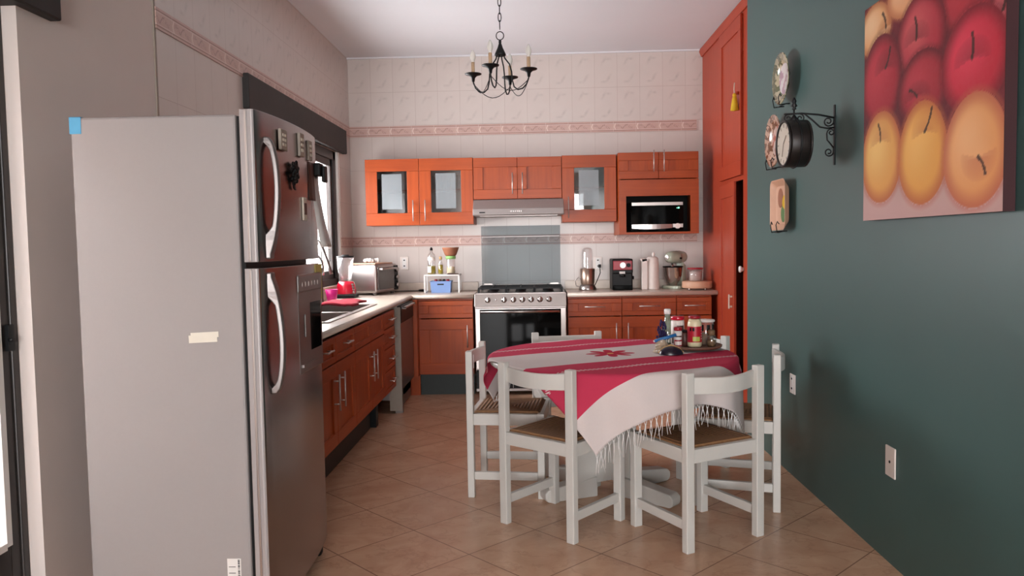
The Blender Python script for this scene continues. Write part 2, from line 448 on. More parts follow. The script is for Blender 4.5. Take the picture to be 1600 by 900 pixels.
def fridge_handle(par, zt, zb, foot_low):
    # flat blade bowed outwards, slim along the grip, with a broad foot at one end
    b = B(); n = 26; y = FY0+.07; vs = []
    for i in range(n+1):
        t = i/n; z = zt+(zb-zt)*t; q = t if foot_low else 1-t
        e = max(0, min(1, (q-.72)/.16)); e = e*e*(3-2*e); e2 = max(0, 1-q/.12); e2 = e2*e2
        out = .022+.034*math.sin(PI*min(1, q/.95)**.8)**.7
        hw = .016+.010*e; xo = FB+.066+out
        depth = .018+e*(out-.002)+e2*(out-.002)
        for (dx, dy) in ((0, -hw*.7), (0, hw*.7), (-depth, hw), (-depth, -hw)): vs.append((xo+dx, y+dy, z))
    fs = [(0, 1, 2, 3), (4*n+3, 4*n+2, 4*n+1, 4*n)]
    for i in range(n):
        for k in range(4): l = (k+1) % 4; fs.append((4*i+k, 4*i+l, 4*i+4+l, 4*i+4+k))
    b.add(vs, fs, False)
    obj('handle', b, 'handle_metal', par, True, bevel=.005, seg=3, label='curved silver handle')
fridge_handle(fd, 1.722, 1.302, True); fridge_handle(rd, 1.255, .83, False)
XF = FB+.014+.052+.022                                  # door face in the middle
wd = obj('water_dispenser', B().box(XF-.01, XF+.006, 2.92, 3.24, .85, 1.235).box(XF-.01, XF+.009, 2.92, 3.24, 1.165, 1.235), 'brushed', rd, True, bevel=.006, label='recessed water dispenser panel')
obj('dispenser_recess', B().box(XF+.0055, XF+.0075, 3.07, 3.215, .93, 1.12), 'black_gloss', wd, True)
obj('dispenser_lever', B().box(XF+.006, XF+.012, 2.985, 3.01, .99, 1.08), 'brushed', wd, True, bevel=.006)
obj('drip_tray', B().box(XF+.004, XF+.012, 2.95, 3.14, .875, .885), 'brushed', wd, True)
for k in range(6): obj('dispenser_button', B().box(XF+.0088, XF+.0102, 2.965+k*.042, 2.973+k*.042, 1.188, 1.205), 'brushed', wd, True)
obj('energy_label', B().box(XF-.014, XF-.004, 3.2, 3.29, 1.12, 1.268), 'yellow_label', rd, True, label='faded yellow energy label')
ys = FY0-.0012
b = B(); R1 = Matrix.Rotation(-.04, 3, 'Y')
b.box(-.052, .046, 0, .001, -.014, .012, R1, (-1.136, ys, 1.036)); b.box(-.044, .052, -.0006, .0006, -.002, .017, R1, (-1.136, ys-.0005, 1.040))
obj('masking_tape', b, 'tape', fr, True, label='strips of torn masking tape')
obj('rating_sticker', B().box(-1.085, -1.037, ys, ys+.001, .13, .268), 'paper', fr, True, label='white sticker low on the side')
b = B(); random.seed(3)
for k in range(22): z = .135+k*.006; b.box(-1.048, -1.041, ys-.0005, ys, z, z+random.choice((.002, .003, .004)))
for k in range(5): b.box(-1.08, -1.056, ys-.0005, ys, .15+k*.022, .152+k*.022)
obj('sticker_print', b, 'black', fr, True)
obj('blue_tape', B().box(-1.567, -1.527, ys, ys+.001, 1.735, 1.792).box(-1.567, -1.527, ys, ys+.04, 1.7901, 1.7915), 'blue_tape', fr, True, label='pale blue tape on the top corner')
# magnets and papers on the freezer door
def face_x(y): t = (y-FY0-.007)/(FY1-FY0-.014); return FB+.014+.052+.026*max(0, math.sin(PI*max(0, min(1, t))))**.8
def magnet(name, label, y, z, w, h, th, mat, extra=None, group=None):
    x = face_x(y)+.001
    o = thing(name, label, 'fridge magnet', (x, y, z), 0, None)
    obj('plate', B().box(0, th, -w/2, w/2, -h/2, h/2), mat, o, bevel=.003)
    if extra: extra(o, th, w, h)
    return o
def ex_lines(o, th, w, h):
    b = B()
    for i in range(3):
        for j in range(2): b.box(th, th+.002, -w*.3+j*w*.33, -w*.3+j*w*.33+w*.2, -h*.3+i*h*.23, -h*.3+i*h*.23+h*.12)
    obj('picture', b, 'cream', o)
magnet('fridge_magnet', 'small rectangular magnet at the top left of the freezer door', 2.80, 1.728, .07, .075, .012, 'magnet_a', ex_lines)
magnet('fridge_magnet', 'narrow grey magnet at the top middle of the freezer door', 3.0, 1.735, .055, .09, .012, 'magnet_a', ex_lines)
magnet('fridge_magnet', 'slim pale magnet nearest the far top edge of the freezer door', 3.14, 1.73, .045, .08, .01, 'magnet_a', ex_lines)
magnet('fridge_magnet', 'small hexagonal beige magnet low on the freezer door', 3.03, 1.49, .045, .09, .008, 'cream', lambda o, th, w, h: obj('picture', B().box(th, th+.002, -w*.3, w*.3, -h*.25, h*.25), 'dark_bits', o))
x = face_x(2.9)+.001
o = thing('flower_magnet', 'black ruffled flower magnet in the middle of the freezer door', 'fridge magnet', (x, 2.9, 1.62))
b = B(); random.seed(5)
for k in range(40):
    a = k*2.4; r = .03*math.sqrt(k/40)
    b.sphere((.008+.004*(k % 3), r*math.cos(a)*1.0, r*1.4*math.sin(a)), .006, .009, .009, 8, 5)
b.prism([(-.02, -.035), (.0, -.04), (.012, -.065), (-.008, -.06)], 'x', .004, .01)
obj('petals', b, 'black', o)
o = thing('red_magnet', 'tiny dark red magnet behind the freezer handle', 'fridge magnet', (face_x(2.75)+.001, 2.75, 1.475))
obj('plate', B().box(0, .006, -.012, .012, -.02, .02).box(.006, .008, -.004, .018, .005, .028), 'dark_red', o, bevel=.002)
def hung_paper(name, label, y0, y1, z0, z1, mat, curl, cat='paper'):
    x = face_x((y0+y1)/2)+.004; b = B(); n = 12; vs = []
    for i in range(n+1):
        t = i/n
        for yy in (y0, y1): vs.append((curl*t**1.6*(1 if yy == y1 else .6), yy-(y0+y1)/2+.03*curl/.03*t*t*.4, -(z1-z0)*t))
    fs = [(2*i, 2*i+1, 2*i+3, 2*i+2) for i in range(n)]
    b.add(vs, fs, True)
    o = obj(name, b, mat, recalc=False); o.location = (x, (y0+y1)/2, z1); tag(o, label, cat)
    md = o.modifiers.new('thick', 'SOLIDIFY'); md.thickness = .001
    return o
hung_paper('hanging_paper', 'long curling sheet of paper hanging off the edge of the freezer door', 3.19, 3.29, 1.34, 1.64, 'paper', .045)
hung_paper('photo_print', 'small dark photo with an orange patch near the edge of the freezer door', 3.12, 3.2, 1.53, 1.685, 'dark_bits', .004, 'photo')
o = thing('clip_magnet', 'black clip magnet holding papers at the edge of the freezer door', 'fridge magnet', (face_x(3.25)+.004, 3.25, 1.66))
obj('clip', B().box(0, .03, -.03, .03, -.025, .03).box(.03, .045, -.012, .035, -.05, .02), 'black', o, bevel=.006)

# ------------------------------------------------------------------ cabinet building blocks (front faces -Y, local)
def bar_handle(parent, x, z, L, vertical, y=-.022, mat='bar_metal', off=.032):
    b = B(); r = .005
    if vertical:
        b.cyl((x, y-off, z-L/2), (x, y-off, z+L/2), r, seg=10)
        for s in (-.32, .32): b.cyl((x, y-off, z+s*L), (x, y+.002, z+s*L), r*.9, seg=8)
    else:
        b.cyl((x-L/2, y-off, z), (x+L/2, y-off, z), r, seg=10)
        for s in (-.36, .36): b.cyl((x+s*L, y-off, z), (x+s*L, y+.002, z), r*.9, seg=8)
    return obj('handle', b, mat, parent, label='slim metal bar handle')
def panel_door(par, name, x0, x1, z0, z1, sw=.09, rw=None, glass_=False, y=-.002, mats=('wood_v', 'wood_h'), g=.0015, th=.02):
    rw = rw or sw
    x0 += g; x1 -= g; z0 += g; z1 -= g
    b = B(); b.mi = 0
    b.box(x0, x0+sw, y-th, y, z0+rw+.0004, z1-rw-.0004); b.box(x1-sw, x1, y-th, y, z0+rw+.0004, z1-rw-.0004)
    b.mi = 1; b.box(x0, x1, y-th, y, z0, z0+rw); b.box(x0, x1, y-th, y, z1-rw, z1)
    b.mi = 0
    if not glass_: b.box(x0+sw-.004, x1-sw+.004, y-th+.010, y, z0+rw-.004, z1-rw+.004)
    o = obj(name, b, mats, par, bevel=.0022)
    if glass_:
        pn = obj('pane', B().box(x0+sw-.004, x1-sw+.004, y-.011, y-.007, z0+rw-.004, z1-rw+.004), 'smoked', o)
        m_ = .055
        obj('frosted_center', B().box(x0+sw+m_*.75, x1-sw-m_*.9, y-.0125, y-.0112, z0+rw+m_*.65, z1-rw-m_*.45), 'frosted', pn, label='pale frosted middle of the pane')
    return o
def carcass(par, w, dpt, z0, z1, mat='wood_v', inner='interior', back=True, t=.016, shelf=None, open_front=False):
    b = B()
    b.box(0, t, 0, dpt, z0, z1); b.box(w-t, w, 0, dpt, z0, z1); b.box(t, w-t, 0, dpt, z0, z0+t); b.box(t, w-t, 0, dpt, z1-t, z1)
    b.mi = 1; b.box(t, w-t, dpt-t, dpt, z0+t, z1-t)
    o = obj('body', b, [mat, inner], par)
    if shelf: obj('shelf', B().box(t, w-t, .02, dpt-t, shelf, shelf+.015), 'wood_h', par)
    return o

# left run of base cabinets (front towards +X at X=-1.14): local x -> world y
KF = -1.14
def left_unit(label, y0, y1, group='base cabinets along the left wall'):
    return thing('base_cabinet', label, 'cabinet', (KF, y0, 0), PI/2, None)
Dp = .60
def kick(par, w, z1=.2, y=.06): obj('kickboard', B().box(0, w, y, y+.016, 0, z1), 'kick', par, label='dark green kickboard')
u = left_unit('base cabinet nearest the refrigerator with two drawers and two doors', 3.45, 4.66); w = 4.70-3.45
carcass(u, w, Dp, .22, .72); kick(u, w, .23, .1)
for i, (a, c_) in enumerate(((.0, .36), (.36, .80), (.80, w))):
    dr = panel_door(u, 'drawer', a, c_, .70, .845, .05, .035); bar_handle(dr, (a+c_)/2, .785, .13, False)
    dd = panel_door(u, 'door', a, c_, .235, .695, .075); bar_handle(dd, (c_-.06) if i == 1 else (a+.06), .54, .2, True)
u = left_unit('base cabinet under the sink with a false drawer front and paired doors', 4.70, 5.62); w = .92
carcass(u, w, Dp, .22, .72); kick(u, w, .23, .1)
for i, (a, c_) in enumerate(((.0, .46), (.46, w))):
    panel_door(u, 'false_drawer', a, c_, .70, .845, .05, .035)
    dd = panel_door(u, 'door', a, c_, .235, .695, .075); bar_handle(dd, .46-.055 if i == 0 else .46+.055, .54, .2, True)
u = left_unit('narrow base cabinet of four drawers beside the dishwasher', 5.62, 6.06); w = .42
carcass(u, w, Dp, .22, .72)
for z0, z1 in ((.725, .845), (.575, .72), (.41, .57), (.235, .405)):
    dr = panel_door(u, 'drawer', 0, w, z0, z1, .05, .035); bar_handle(dr, w/2+.03, (z0+z1)/2, .16, False)
obj('plinth_leg', B().box(.02, .1, .06, .14, 0, .22), 'black', u)
# dishwasher
dw = thing('dishwasher', 'built-in dishwasher with black control strip at the corner of the left counter', 'dishwasher', (-1.085, 6.13, 0), PI/2)
obj('body', B().box(0, .6, .03, .6, .1, .862), 'steel', dw, bevel=.003)
obj('side_trim', B().box(-.012, .0, -.0, .1, .02, .85), 'magnet_a', dw)
obj('door', B().box(.0, .6, 0, .03, .19, .72), 'brushed', dw, bevel=.004, label='reddish brown reflecting steel front')
obj('control_panel', B().box(.0, .6, -.006, .03, .722, .86), 'black', dw, bevel=.006)
obj('handle', B().box(.06, .54, -.035, -.008, .835, .85).box(.06, .08, -.035, 0, .83, .85).box(.52, .54, -.035, 0, .83, .85), 'steel', dw, bevel=.003)
obj('kickboard', B().box(.0, .6, .03, .05, .03, .185), 'brushed', dw)
obj('foot', B().box(.0, .04, .0, .06, 0, .19), 'brushed', dw)
obj('foot', B().box(.55, .59, .1, .15, 0, .1), 'black', dw)

# back base cabinet, left of the stove: local = world offset
u = thing('base_cabinet', 'base cabinet left of the stove with one drawer above one door', 'cabinet', (-1.05, 6.86, 0), 0)
w = .485; carcass(u, w, .56, .185, .862); kick(u, w, .185, .03)
panel_door(u, 'drawer', 0, w, .69, .845, .09, .04)
dd = panel_door(u, 'door', 0, w, .19, .685, .095); bar_handle(dd, w-.05, .53, .2, True)
# base cabinets to the right of the stove
specs = [('base cabinet directly right of the stove with drawer over door', .275, .749, 'r'), ('middle base cabinet right of the stove behind the table jars', .752, 1.226, 'l'), ('narrow base cabinet ending at the closet', 1.229, 1.535, None)]
for lab, x0, x1, hd in specs:
    u = thing('base_cabinet', lab, 'cabinet', (x0, 6.86, 0), 0); w = x1-x0
    carcass(u, w, .56, .185, .862); kick(u, w, .185, .03)
    dr = panel_door(u, 'drawer', 0, w, .69, .845, .09 if w > .4 else .05, .04); bar_handle(dr, w/2, .775, .18, False)
    dd = panel_door(u, 'door', 0, w, .19, .685, .095 if w > .4 else .06); bar_handle(dd, w-.05 if hd == 'r' else .05, .53, .2, True)
# filler in the corner between dishwasher and back cabinets
o = obj('corner_filler', B().box(-1.085, -1.05, 6.745, 6.86, .185, .862).box(-1.7, -1.05, 6.86, 6.875, .0, .862), 'wood_v'); tag(o, 'wooden filler panel in the corner beside the dishwasher', 'cabinet panel')

# worktops
o = thing('worktop', 'pale L-shaped worktop holding the sink and running to the stove', 'worktop', (-1.4, 5.5, .862))
SX0, SX1, SY0, SY1 = -1.63, -1.22, 4.45, 5.78
b = B(); z0, z1 = .864, .9
b.box(XL+.01, SX0, 3.4, YB-.01, z0, z1); b.box(SX1, -1.112, 3.4, 6.83, z0, z1); b.box(SX0, SX1, 3.4, SY0, z0, z1); b.box(SX0, SX1, SY1, YB-.01, z0, z1)
b.box(SX1, -.556, 6.83, YB-.01, z0, z1)
b.cyl((-1.112, 3.4, .882), (-1.112, 6.83, .882), .018, seg=12); b.cyl((-1.112, 6.832, .882), (-.556, 6.832, .882), .018, seg=12)
obj('slab', b, 'counter', o, True)
obj('upstand', B().box(XL+.008, XL+.026, 3.4, YB-.01, .9, .98).box(XL+.01, -.556, YB-.028, YB-.008, .9, .98), 'counter', o, True, bevel=.004)
o = thing('worktop', 'pale worktop right of the stove carrying small appliances', 'worktop', (.9, 7.1, .862))
obj('slab', B().box(.272, XC-.003, 6.83, YB-.01, z0, z1).cyl((.272, 6.832, .882), (XC-.003, 6.832, .882), .018, seg=12), 'counter', o, True)
obj('upstand', B().box(.272, XC-.003, YB-.028, YB-.008, .9, .98), 'counter', o, True, bevel=.004)
# sink
sk = thing('sink', 'stainless steel sink set into the left worktop', 'sink', (-1.42, 5.1, .9))
b = B(); e = .022
b.box(SX0-.02, SX0+e, SY0-.02, SY1+.02, .9005, .906); b.box(SX1-e, SX1+.02, SY0-.02, SY1+.02, .9005, .906); b.box(SX0, SX1, SY0-.02, SY0+e, .9005, .906); b.box(SX0, SX1, SY1-e, SY1+.02, .9005, .906); b.box(SX0, SX1, 5.08, 5.14, .9005, .906)
obj('rim', b, 'steel', sk, True, bevel=.002)
for y0, y1 in ((SY0+e, 5.08), (5.14, SY1-e)):
    b = B(); x0, x1 = SX0+e, SX1-e; zb = .74; t = .003
    b.box(x0-t, x0, y0, y1, zb, .903); b.box(x1, x1+t, y0, y1, zb, .903); b.box(x0, x1, y0-t, y0, zb, .903); b.box(x0, x1, y1, y1+t, zb, .903); b.box(x0, x1, y0, y1, zb-t, zb)
    bo = obj('basin', b, 'steel', sk, True); obj('drain', B().lathe([(0, .001), (.03, .001), (.04, .004), (.042, 0)], ((x0+x1)/2, (y0+y1)/2, zb)), 'chrome', bo, True)
b = B(); pts = [(-1.69, 5.45, .9), (-1.69, 5.45, 1.2)]
for k in range(11): a = PI*k/10; pts.append((-1.69+.09-.09*math.cos(a), 5.45, 1.2+.1*math.sin(a)))
pts.append((-1.51, 5.45, 1.14)); b.tube(pts, .011, 10); b.lathe([(.0, .006), (.03, .006), (.03, 0), (.0, 0)], (-1.69, 5.45, .9))
o = thing('faucet', 'gooseneck kitchen faucet rising behind the sink', 'faucet', (-1.69, 5.45, .9)); obj('spout', b, 'chrome', o, True)
obj('lever', B().cyl((-1.69, 5.45, .96), (-1.66, 5.52, .985), .007), 'chrome', o, True)

# ------------------------------------------------------------------ stove
st = thing('stove', 'stainless steel gas stove with black glass oven door in the back row', 'stove', (-.145, 7.1, 0))
SXa, SXb = -.548, .262
obj('body', B().box(SXa, SXb, 6.84, 7.40, .03, .895), 'brushed', st, True, bevel=.003)
cp = obj('control_panel', B().prism([(6.80, .79), (6.825, .902), (6.86, .902), (6.86, .79)], 'x', SXa, SXb), 'steel', st, True, bevel=.003)
def kx(px): return (px-764.6)/(858.9-764.6)*.541-.431
for i, px in enumerate((764.6, 789.9, 804, 818, 831.5, 845, 858.9)):
    xx = kx(px); zz = .848; ax = Vector((0, -.976, .218)); Rm = Vector((0, 0, 1)).rotation_difference(ax).to_matrix()
    kb = obj('knob', B().lathe([(.0, .026), (.018, .026), (.022, .02), (.024, .004), (.026, 0), (0, 0)], (xx, 6.812, zz), 24, Rm), 'steel', st, True)
    obj('knob_grip', B().box(-.004, .004, -.02, .02, .02, .034, Rm @ Matrix.Rotation(0, 3, 'Z'), (xx, 6.812, zz)), 'chrome', kb, True, bevel=.002)
obj('igniter_button', B().lathe([(0, .008), (.007, .008), (.008, 0)], (kx(777.6), 6.812, .848), 16, Vector((0, 0, 1)).rotation_difference(Vector((0, -.976, .218))).to_matrix()), 'chrome', st, True)
od = obj('oven_door', B().box(SXa+.005, SXb-.005, 6.805, 6.84, .235, .775), 'steel', st, True, bevel=.004)
obj('door_glass', B().box(SXa+.045, SXb-.05, 6.8, 6.8055, .25, .765), 'black_gloss', od, True, label='black oven window')
obj('handle', B().cyl((SXa+.055, 6.765, .745), (SXb-.06, 6.765, .745), .011, seg=12).box(SXa+.06, SXa+.078, 6.765, 6.8, .737, .753).box(SXb-.083, SXb-.065, 6.765, 6.8, .737, .753), 'steel', od, True, label='long metal handle bar')
obj('storage_drawer', B().box(SXa+.005, SXb-.005, 6.81, 6.84, .06, .225), 'black', st, True, bevel=.003)
for xx in (SXa+.04, SXb-.07):
    for yy in (6.88, 7.34): obj('foot', B().cyl((xx+.015, yy, 0), (xx+.015, yy, .035), .018), 'black', st, True)
obj('cooktop', B().box(SXa+.01, SXb-.01, 6.83, 7.39, .895, .908), 'steel', st, True, bevel=.003)
for k in range(3):
    b = B(); x0 = SXa+.035+k*.25; x1 = x0+.24; zt = .945
    for yy in (6.88, 7.34): b.bar((x0, yy, zt), (x1, yy, zt), .012, .014)
    for xx in (x0, x1): b.bar((xx, 6.88, zt), (xx, 7.34, zt), .012, .014)
    b.bar(((x0+x1)/2, 6.88, zt+.004), ((x0+x1)/2, 7.34, zt+.004), .012, .014)
    for yy in (6.99, 7.11, 7.23): b.bar((x0, yy, zt+.004), (x1, yy, zt+.004), .012, .014)
    for xx in (x0, x1):
        for yy in (6.88, 7.34): b.box(xx-.008, xx+.008, yy-.008, yy+.008, .908, .945)
    obj('grate', b, 'black', st, True)
    for yy in (6.99, 7.23): obj('burner', B().lathe([(0, .025), (.03, .025), (.035, .018), (.045, .012), (.05, 0)], ((x0+x1)/2, yy, .908)), 'black', st, True)
gl = obj('glass_lid', B().box(SXa+.03, SXb-.03, 7.385, 7.391, .955, 1.51), 'splash', st, True, label='raised greyish glass lid')
obj('lid_hinge', B().box(SXa+.05, SXa+.13, 7.38, 7.396, .91, .965).box(SXb-.13, SXb-.05, 7.38, 7.396, .91, .965), 'steel', st, True)
obj('hood_reflection', B().box(SXa+.04, SXb-.04, 7.380, 7.385, 1.406, 1.410), 'brushed', gl, True)  # thin metal strip standing in for the hood's reflected edge in the lid
# hood
hd = thing('range_hood', 'slim stainless range hood under the cabinets above the stove', 'range hood', (-.15, 7.2, 1.6))
obj('body', B().prism([(7.43, 1.742), (7.07, 1.742), (6.975, 1.655), (6.965, 1.605), (6.975, 1.595), (7.43, 1.595)], 'x', -.56, .256), 'hood_metal', hd, True, bevel=.003)
b = B()
for k in range(6): b.box(-.22+k*.018, -.21+k*.018, 6.962, 6.968, 1.624, 1.638)
obj('buttons', b, 'brushed', hd, True); obj('badge', B().box(-.50, -.45, 6.962, 6.967, 1.618, 1.628), 'black', hd, True)
obj('filter', B().box(-.5, .2, 7.02, 7.38, 1.590, 1.595), 'brushed', hd, True)

# ------------------------------------------------------------------ wall cabinets
uy = 7.09; ud = YB-.02-uy
u = thing('wall_cabinet', 'wide orange wall cabinet with two glass doors left of the hood', 'wall cabinet', (-1.545, uy, 0)); w = .985
carcass(u, w, ud, 1.525, 2.127, shelf=1.835)
d1 = panel_door(u, 'door', 0, w/2, 1.525, 2.127, .108, .11, True); bar_handle(d1, w/2-.055, 1.655, .19, True)
d2 = panel_door(u, 'door', w/2, w, 1.525, 2.127, .108, .11, True); bar_handle(d2, w/2+.055, 1.655, .19, True)
u = thing('wall_cabinet', 'low orange wall cabinet directly above the range hood', 'wall cabinet', (-.557, uy, 0)); w = .80
carcass(u, w, ud, 1.747, 2.122)
d1 = panel_door(u, 'door', 0, w/2, 1.747, 2.122, .085); bar_handle(d1, w/2-.045, 1.885, .19, True)
d2 = panel_door(u, 'door', w/2, w, 1.747, 2.122, .085); bar_handle(d2, w/2+.045, 1.885, .19, True)
u = thing('wall_cabinet', 'narrow wall cabinet with one glass door right of the hood', 'wall cabinet', (.246, uy, 0)); w = .49
carcass(u, w, ud, 1.527, 2.128, shelf=1.83)
d1 = panel_door(u, 'door', 0, w, 1.527, 2.128, .108, .11, True); bar_handle(d1, .055, 1.66, .19, True)
u = thing('wall_cabinet', 'deep wall cabinet holding the microwave beside the closet', 'wall cabinet', (.745, 6.99, 0)); w = .708; dd_ = YB-.02-6.99
b = B(); t = .018
b.box(0, t, 0, dd_, 1.405, 2.131); b.box(w-t, w, 0, dd_, 1.405, 2.131); b.box(t, w-t, 0, dd_, 1.405, 1.405+t); b.box(t, w-t, 0, dd_, 2.131-t, 2.131); b.box(t, w-t, 0, dd_, 1.872, 1.890); b.mi = 1; b.box(t, w-t, dd_-t, dd_, 1.423, 2.11)
obj('body', b, ['wood_v', 'dark_interior'], u)
ox0, ox1, oz0, oz1 = .065, .635, 1.424, 1.744
b = B(); b.box(0, ox0, -.02, -.001, 1.405, 1.889); b.box(ox1, w, -.02, -.001, 1.405, 1.889); b.box(ox0, ox1, -.02, -.001, oz1, 1.889); b.box(ox0, ox1, -.02, -.001, 1.405, oz0)
obj('niche_frame', b, 'wood_h', u)
d1 = panel_door(u, 'door', .0, w*.5, 1.895, 2.131, .085, .07); bar_handle(d1, w*.5-.045, 2.05, .19, True)
d2 = panel_door(u, 'door', w*.5, w, 1.895, 2.131, .085, .07); bar_handle(d2, w*.5+.045, 2.05, .19, True)
# microwave
mw = thing('microwave', 'black and silver microwave oven inside the wall cabinet niche', 'microwave', (1.09, 7.15, 1.43))
mx0, mx1, my, mz0, mz1 = .852, 1.322, 7.0, 1.433, 1.695
obj('body', B().box(mx0, mx1, my+.02, 7.36, mz0, mz1), 'dark_interior', mw, True, bevel=.004)
mdr = obj('door', B().box(mx0, mx1, my, my+.02, mz0, mz1), 'black_gloss', mw, True, bevel=.003)
obj('top_trim', B().box(mx0+.01, mx1-.005, my-.004, my, 1.66, 1.688), 'steel', mdr, True)
b = B(); n = 10; vs = []
for i in range(n+1):
    t = i/n; xx = mx0+.01+t*.36; s = math.sin(PI*t)
    vs += [(xx, my-.006-.014*s, 1.492), (xx, my-.006-.014*s, 1.458-.010*s), (xx, my, 1.458-.010*s), (xx, my, 1.492)]
fs = [(0, 1, 2, 3), (4*n+3, 4*n+2, 4*n+1, 4*n)]+[(4*i+k, 4*i+(k+1) % 4, 4*i+4+(k+1) % 4, 4*i+4+k) for i in range(n) for k in range(4)]
b.add(vs, fs); obj('handle', b, 'steel', mdr, True, label='bowed silver handle')
obj('bottom_trim', B().box(mx0+.375, mx1-.005, my-.004, my, 1.462, 1.494), 'steel', mw, True)
obj('dial', B().cyl((1.268, my-.022, 1.474), (1.268, my, 1.474), .024, seg=20), 'pale_plastic', mw, True, label='round silver dial')
def emis(name, col, s):
    m = bpy.data.materials.new(name); m.use_nodes = True; p = m.node_tree.nodes['Principled BSDF']; p.inputs['Base Color'].default_value = col+(1,)
    p.inputs['Emission Color'].default_value = col+(1,); p.inputs['Emission Strength'].default_value = s; return m
M['green_led'] = emis('green_led', (.25, 1, .6), 2.0)
obj('clock_display', B().box(1.262, 1.267, my-.002, my, 1.632, 1.637).box(1.273, 1.278, my-.002, my, 1.630, 1.642).box(1.281, 1.286, my-.002, my, 1.630, 1.642), 'green_led', mw, True, label='glowing green digits')
# drinking glasses in the wall cabinets
def drinking_glass(name, x, y, z, r, h, label, group):
    o = obj(name, B().lathe([(0, .003), (r*.8, .003), (r, h), (r-.002, h), (r*.8-.002, .006), (0, .006)], (0, 0, 0), 16), 'clear'); o.location = (x, y, z); tag(o, label, 'glass', group); return o
for k in range(5): drinking_glass('drinking_glass', -.95+k*.07, 7.16+.02*(k % 2), 1.542, .03, .1, ['first', 'second', 'third', 'fourth', 'fifth'][k]+' from the left of the short glasses low in the second glass-door cabinet', 'glasses in the second glass-door cabinet')
for k in range(5): drinking_glass('drinking_glass', -.93+k*.065, 7.22, 1.851, .028, .13, ['first', 'second', 'third', 'fourth', 'fifth'][k]+' from the left of the tall glasses on the shelf behind glass', 'tall glasses on the cabinet shelf')
for k in range(3): drinking_glass('drinking_glass', .40+k*.08, 7.18, 1.544, .032, .09, ['first', 'second', 'third', 'fourth', 'fifth'][k]+' glass from the left in the glass-door cabinet right of the hood', 'glasses in the single-door cabinet')

# ------------------------------------------------------------------ closet on the right (front towards -X): local x -> world -y
cl = thing('closet', 'tall built-in reddish wooden closet reaching the ceiling on the right', 'closet', (XC, YB-.01, 0), -PI/2)
def cy(Y): return YB-.01-Y                       # world Y to local x
L = cy(5.335)
b = B(); t = .02
b.box(0, cy(6.69), 0, t, .0, 3.06); b.box(cy(6.0), L, 0, t, .0, 3.06)              # plain panels each side of the doors
b.box(cy(6.69), cy(6.0), 0, t, 1.80, 1.835); b.box(cy(6.69), cy(6.0), 0, t, 3.045, 3.06); b.box(cy(6.69), cy(6.0), 0, t, 0, .12)
b.box(0, L, t, .6, 0, .02); b.box(0, L, .58, .6, .02, 3.1); b.box(0, .02, t, .58, .02, 3.1); b.box(L-.02, L, t, .58, .02, 3.1)
obj('body', b, 'closet', cl)
obj('cornice', B().prism([(-.03, 3.1), (-.012, 3.055), (.03, 3.055), (.03, 3.12), (-.03, 3.12)], 'x', 0, L), 'closet', cl)
obj('gap_shade', B().box(cy(6.75), cy(5.95), .3, .31, .02, 3.04), 'dark_interior', cl)  # near-black sheet standing in for the shade behind the ajar door
d1 = panel_door(cl, 'upper_door', cy(6.69), cy(6.0), 1.835, 3.045, .085, .11, y=-.001, mats=('closet', 'closet'))
obj('knob', B().cyl((cy(6.05), -.045, 2.46), (cy(6.05), -.02, 2.46), .012), 'closet', d1)
d2 = panel_door(cl, 'lower_door', 0, .625, .12, 1.795, .085, .11, y=-.001, mats=('closet', 'closet'))
d2.location = (cy(6.69), 0, 0); d2.rotation_euler = (0, 0, -.055)
obj('handle', B().box(.55, .566, -.05, -.04, .80, .915).box(.55, .566, -.045, -.02, .81, .825).box(.55, .566, -.045, -.02, .89, .905), 'cream', d2, bevel=.004, label='small pale pull handle')
obj('door_knob', B().lathe([(0, .038), (.022, .034), (.026, .024), (.016, .012), (.014, 0)], (cy(5.99), 0, 1.115), 16, Vector((0, 0, 1)).rotation_difference(Vector((0, -1, 0))).to_matrix()), 'white', cl, label='white round knob')
ts = thing('tassel', 'yellow tassel hanging from the upper closet door knob', 'tassel', (XC-.05, 6.06, 2.44))
b = B(); b.tube([(0, 0, .1), (-.004, 0, .05), (0, 0, .0)], .004, 6); obj('cord', b, 'cream', ts)
b = B(); b.lathe([(0, 0), (.014, -.005), (.02, -.03), (.032, -.11), (.0, -.115)], (0, 0, 0), 14); obj('fringe', b, 'yellow', ts)
obj('bead', B().sphere((0, 0, .005), .016), 'yellow', ts)

# ------------------------------------------------------------------ outlets
def outlet(label, loc, rz, w=.08, h=.125, kind='wall_outlet', slots=True, cat='outlet'):
    o = thing(kind, label, cat, loc, rz)
    obj('cover_plate', B().box(-w/2, w/2, -.007, 0, -h/2, h/2), 'pale_plastic', o, bevel=.003)
    b = B()
    if slots:
        for zz in (-.025, .03):
            b.box(-.012, -.009, -.0085, -.007, zz-.006, zz+.006); b.box(.009, .012, -.0085, -.007, zz-.006, zz+.006)
        obj('insert', B().box(-.02, .02, -.009, -.007, -.05, .05), 'white', o)
        b = B()
        for zz in (-.025, .03): b.box(-.008, .008, -.0105, -.009, zz-.005, zz+.005)
        obj('socket', B().box(-.008, .008, -.0105, -.009, .025, .035), 'black', o); b = B().box(-.008, .008, -.0105, -.009, -.03, -.02)
    else: b.cyl((0, -.009, 0), (0, -.007, 0), .006, seg=10)
    obj('socket' if slots else 'screw', b, 'black', o); return o
outlet('white wall outlet on the tiles beside the toaster oven', (-1.265, YB-.007, 1.17), 0)
outlet('white wall outlet with a black plug behind the bullet blender', (.59, YB-.007, 1.14), 0)
outlet('small beige outlet low on the green wall behind the right chair', (XR-.001, 4.375, .526), -PI/2, .085, .11)
outlet('white blank cover plate on the green wall near the floor', (XR-.001, 3.165, .426), -PI/2, .085, .125, 'cover_plate_cable', False)

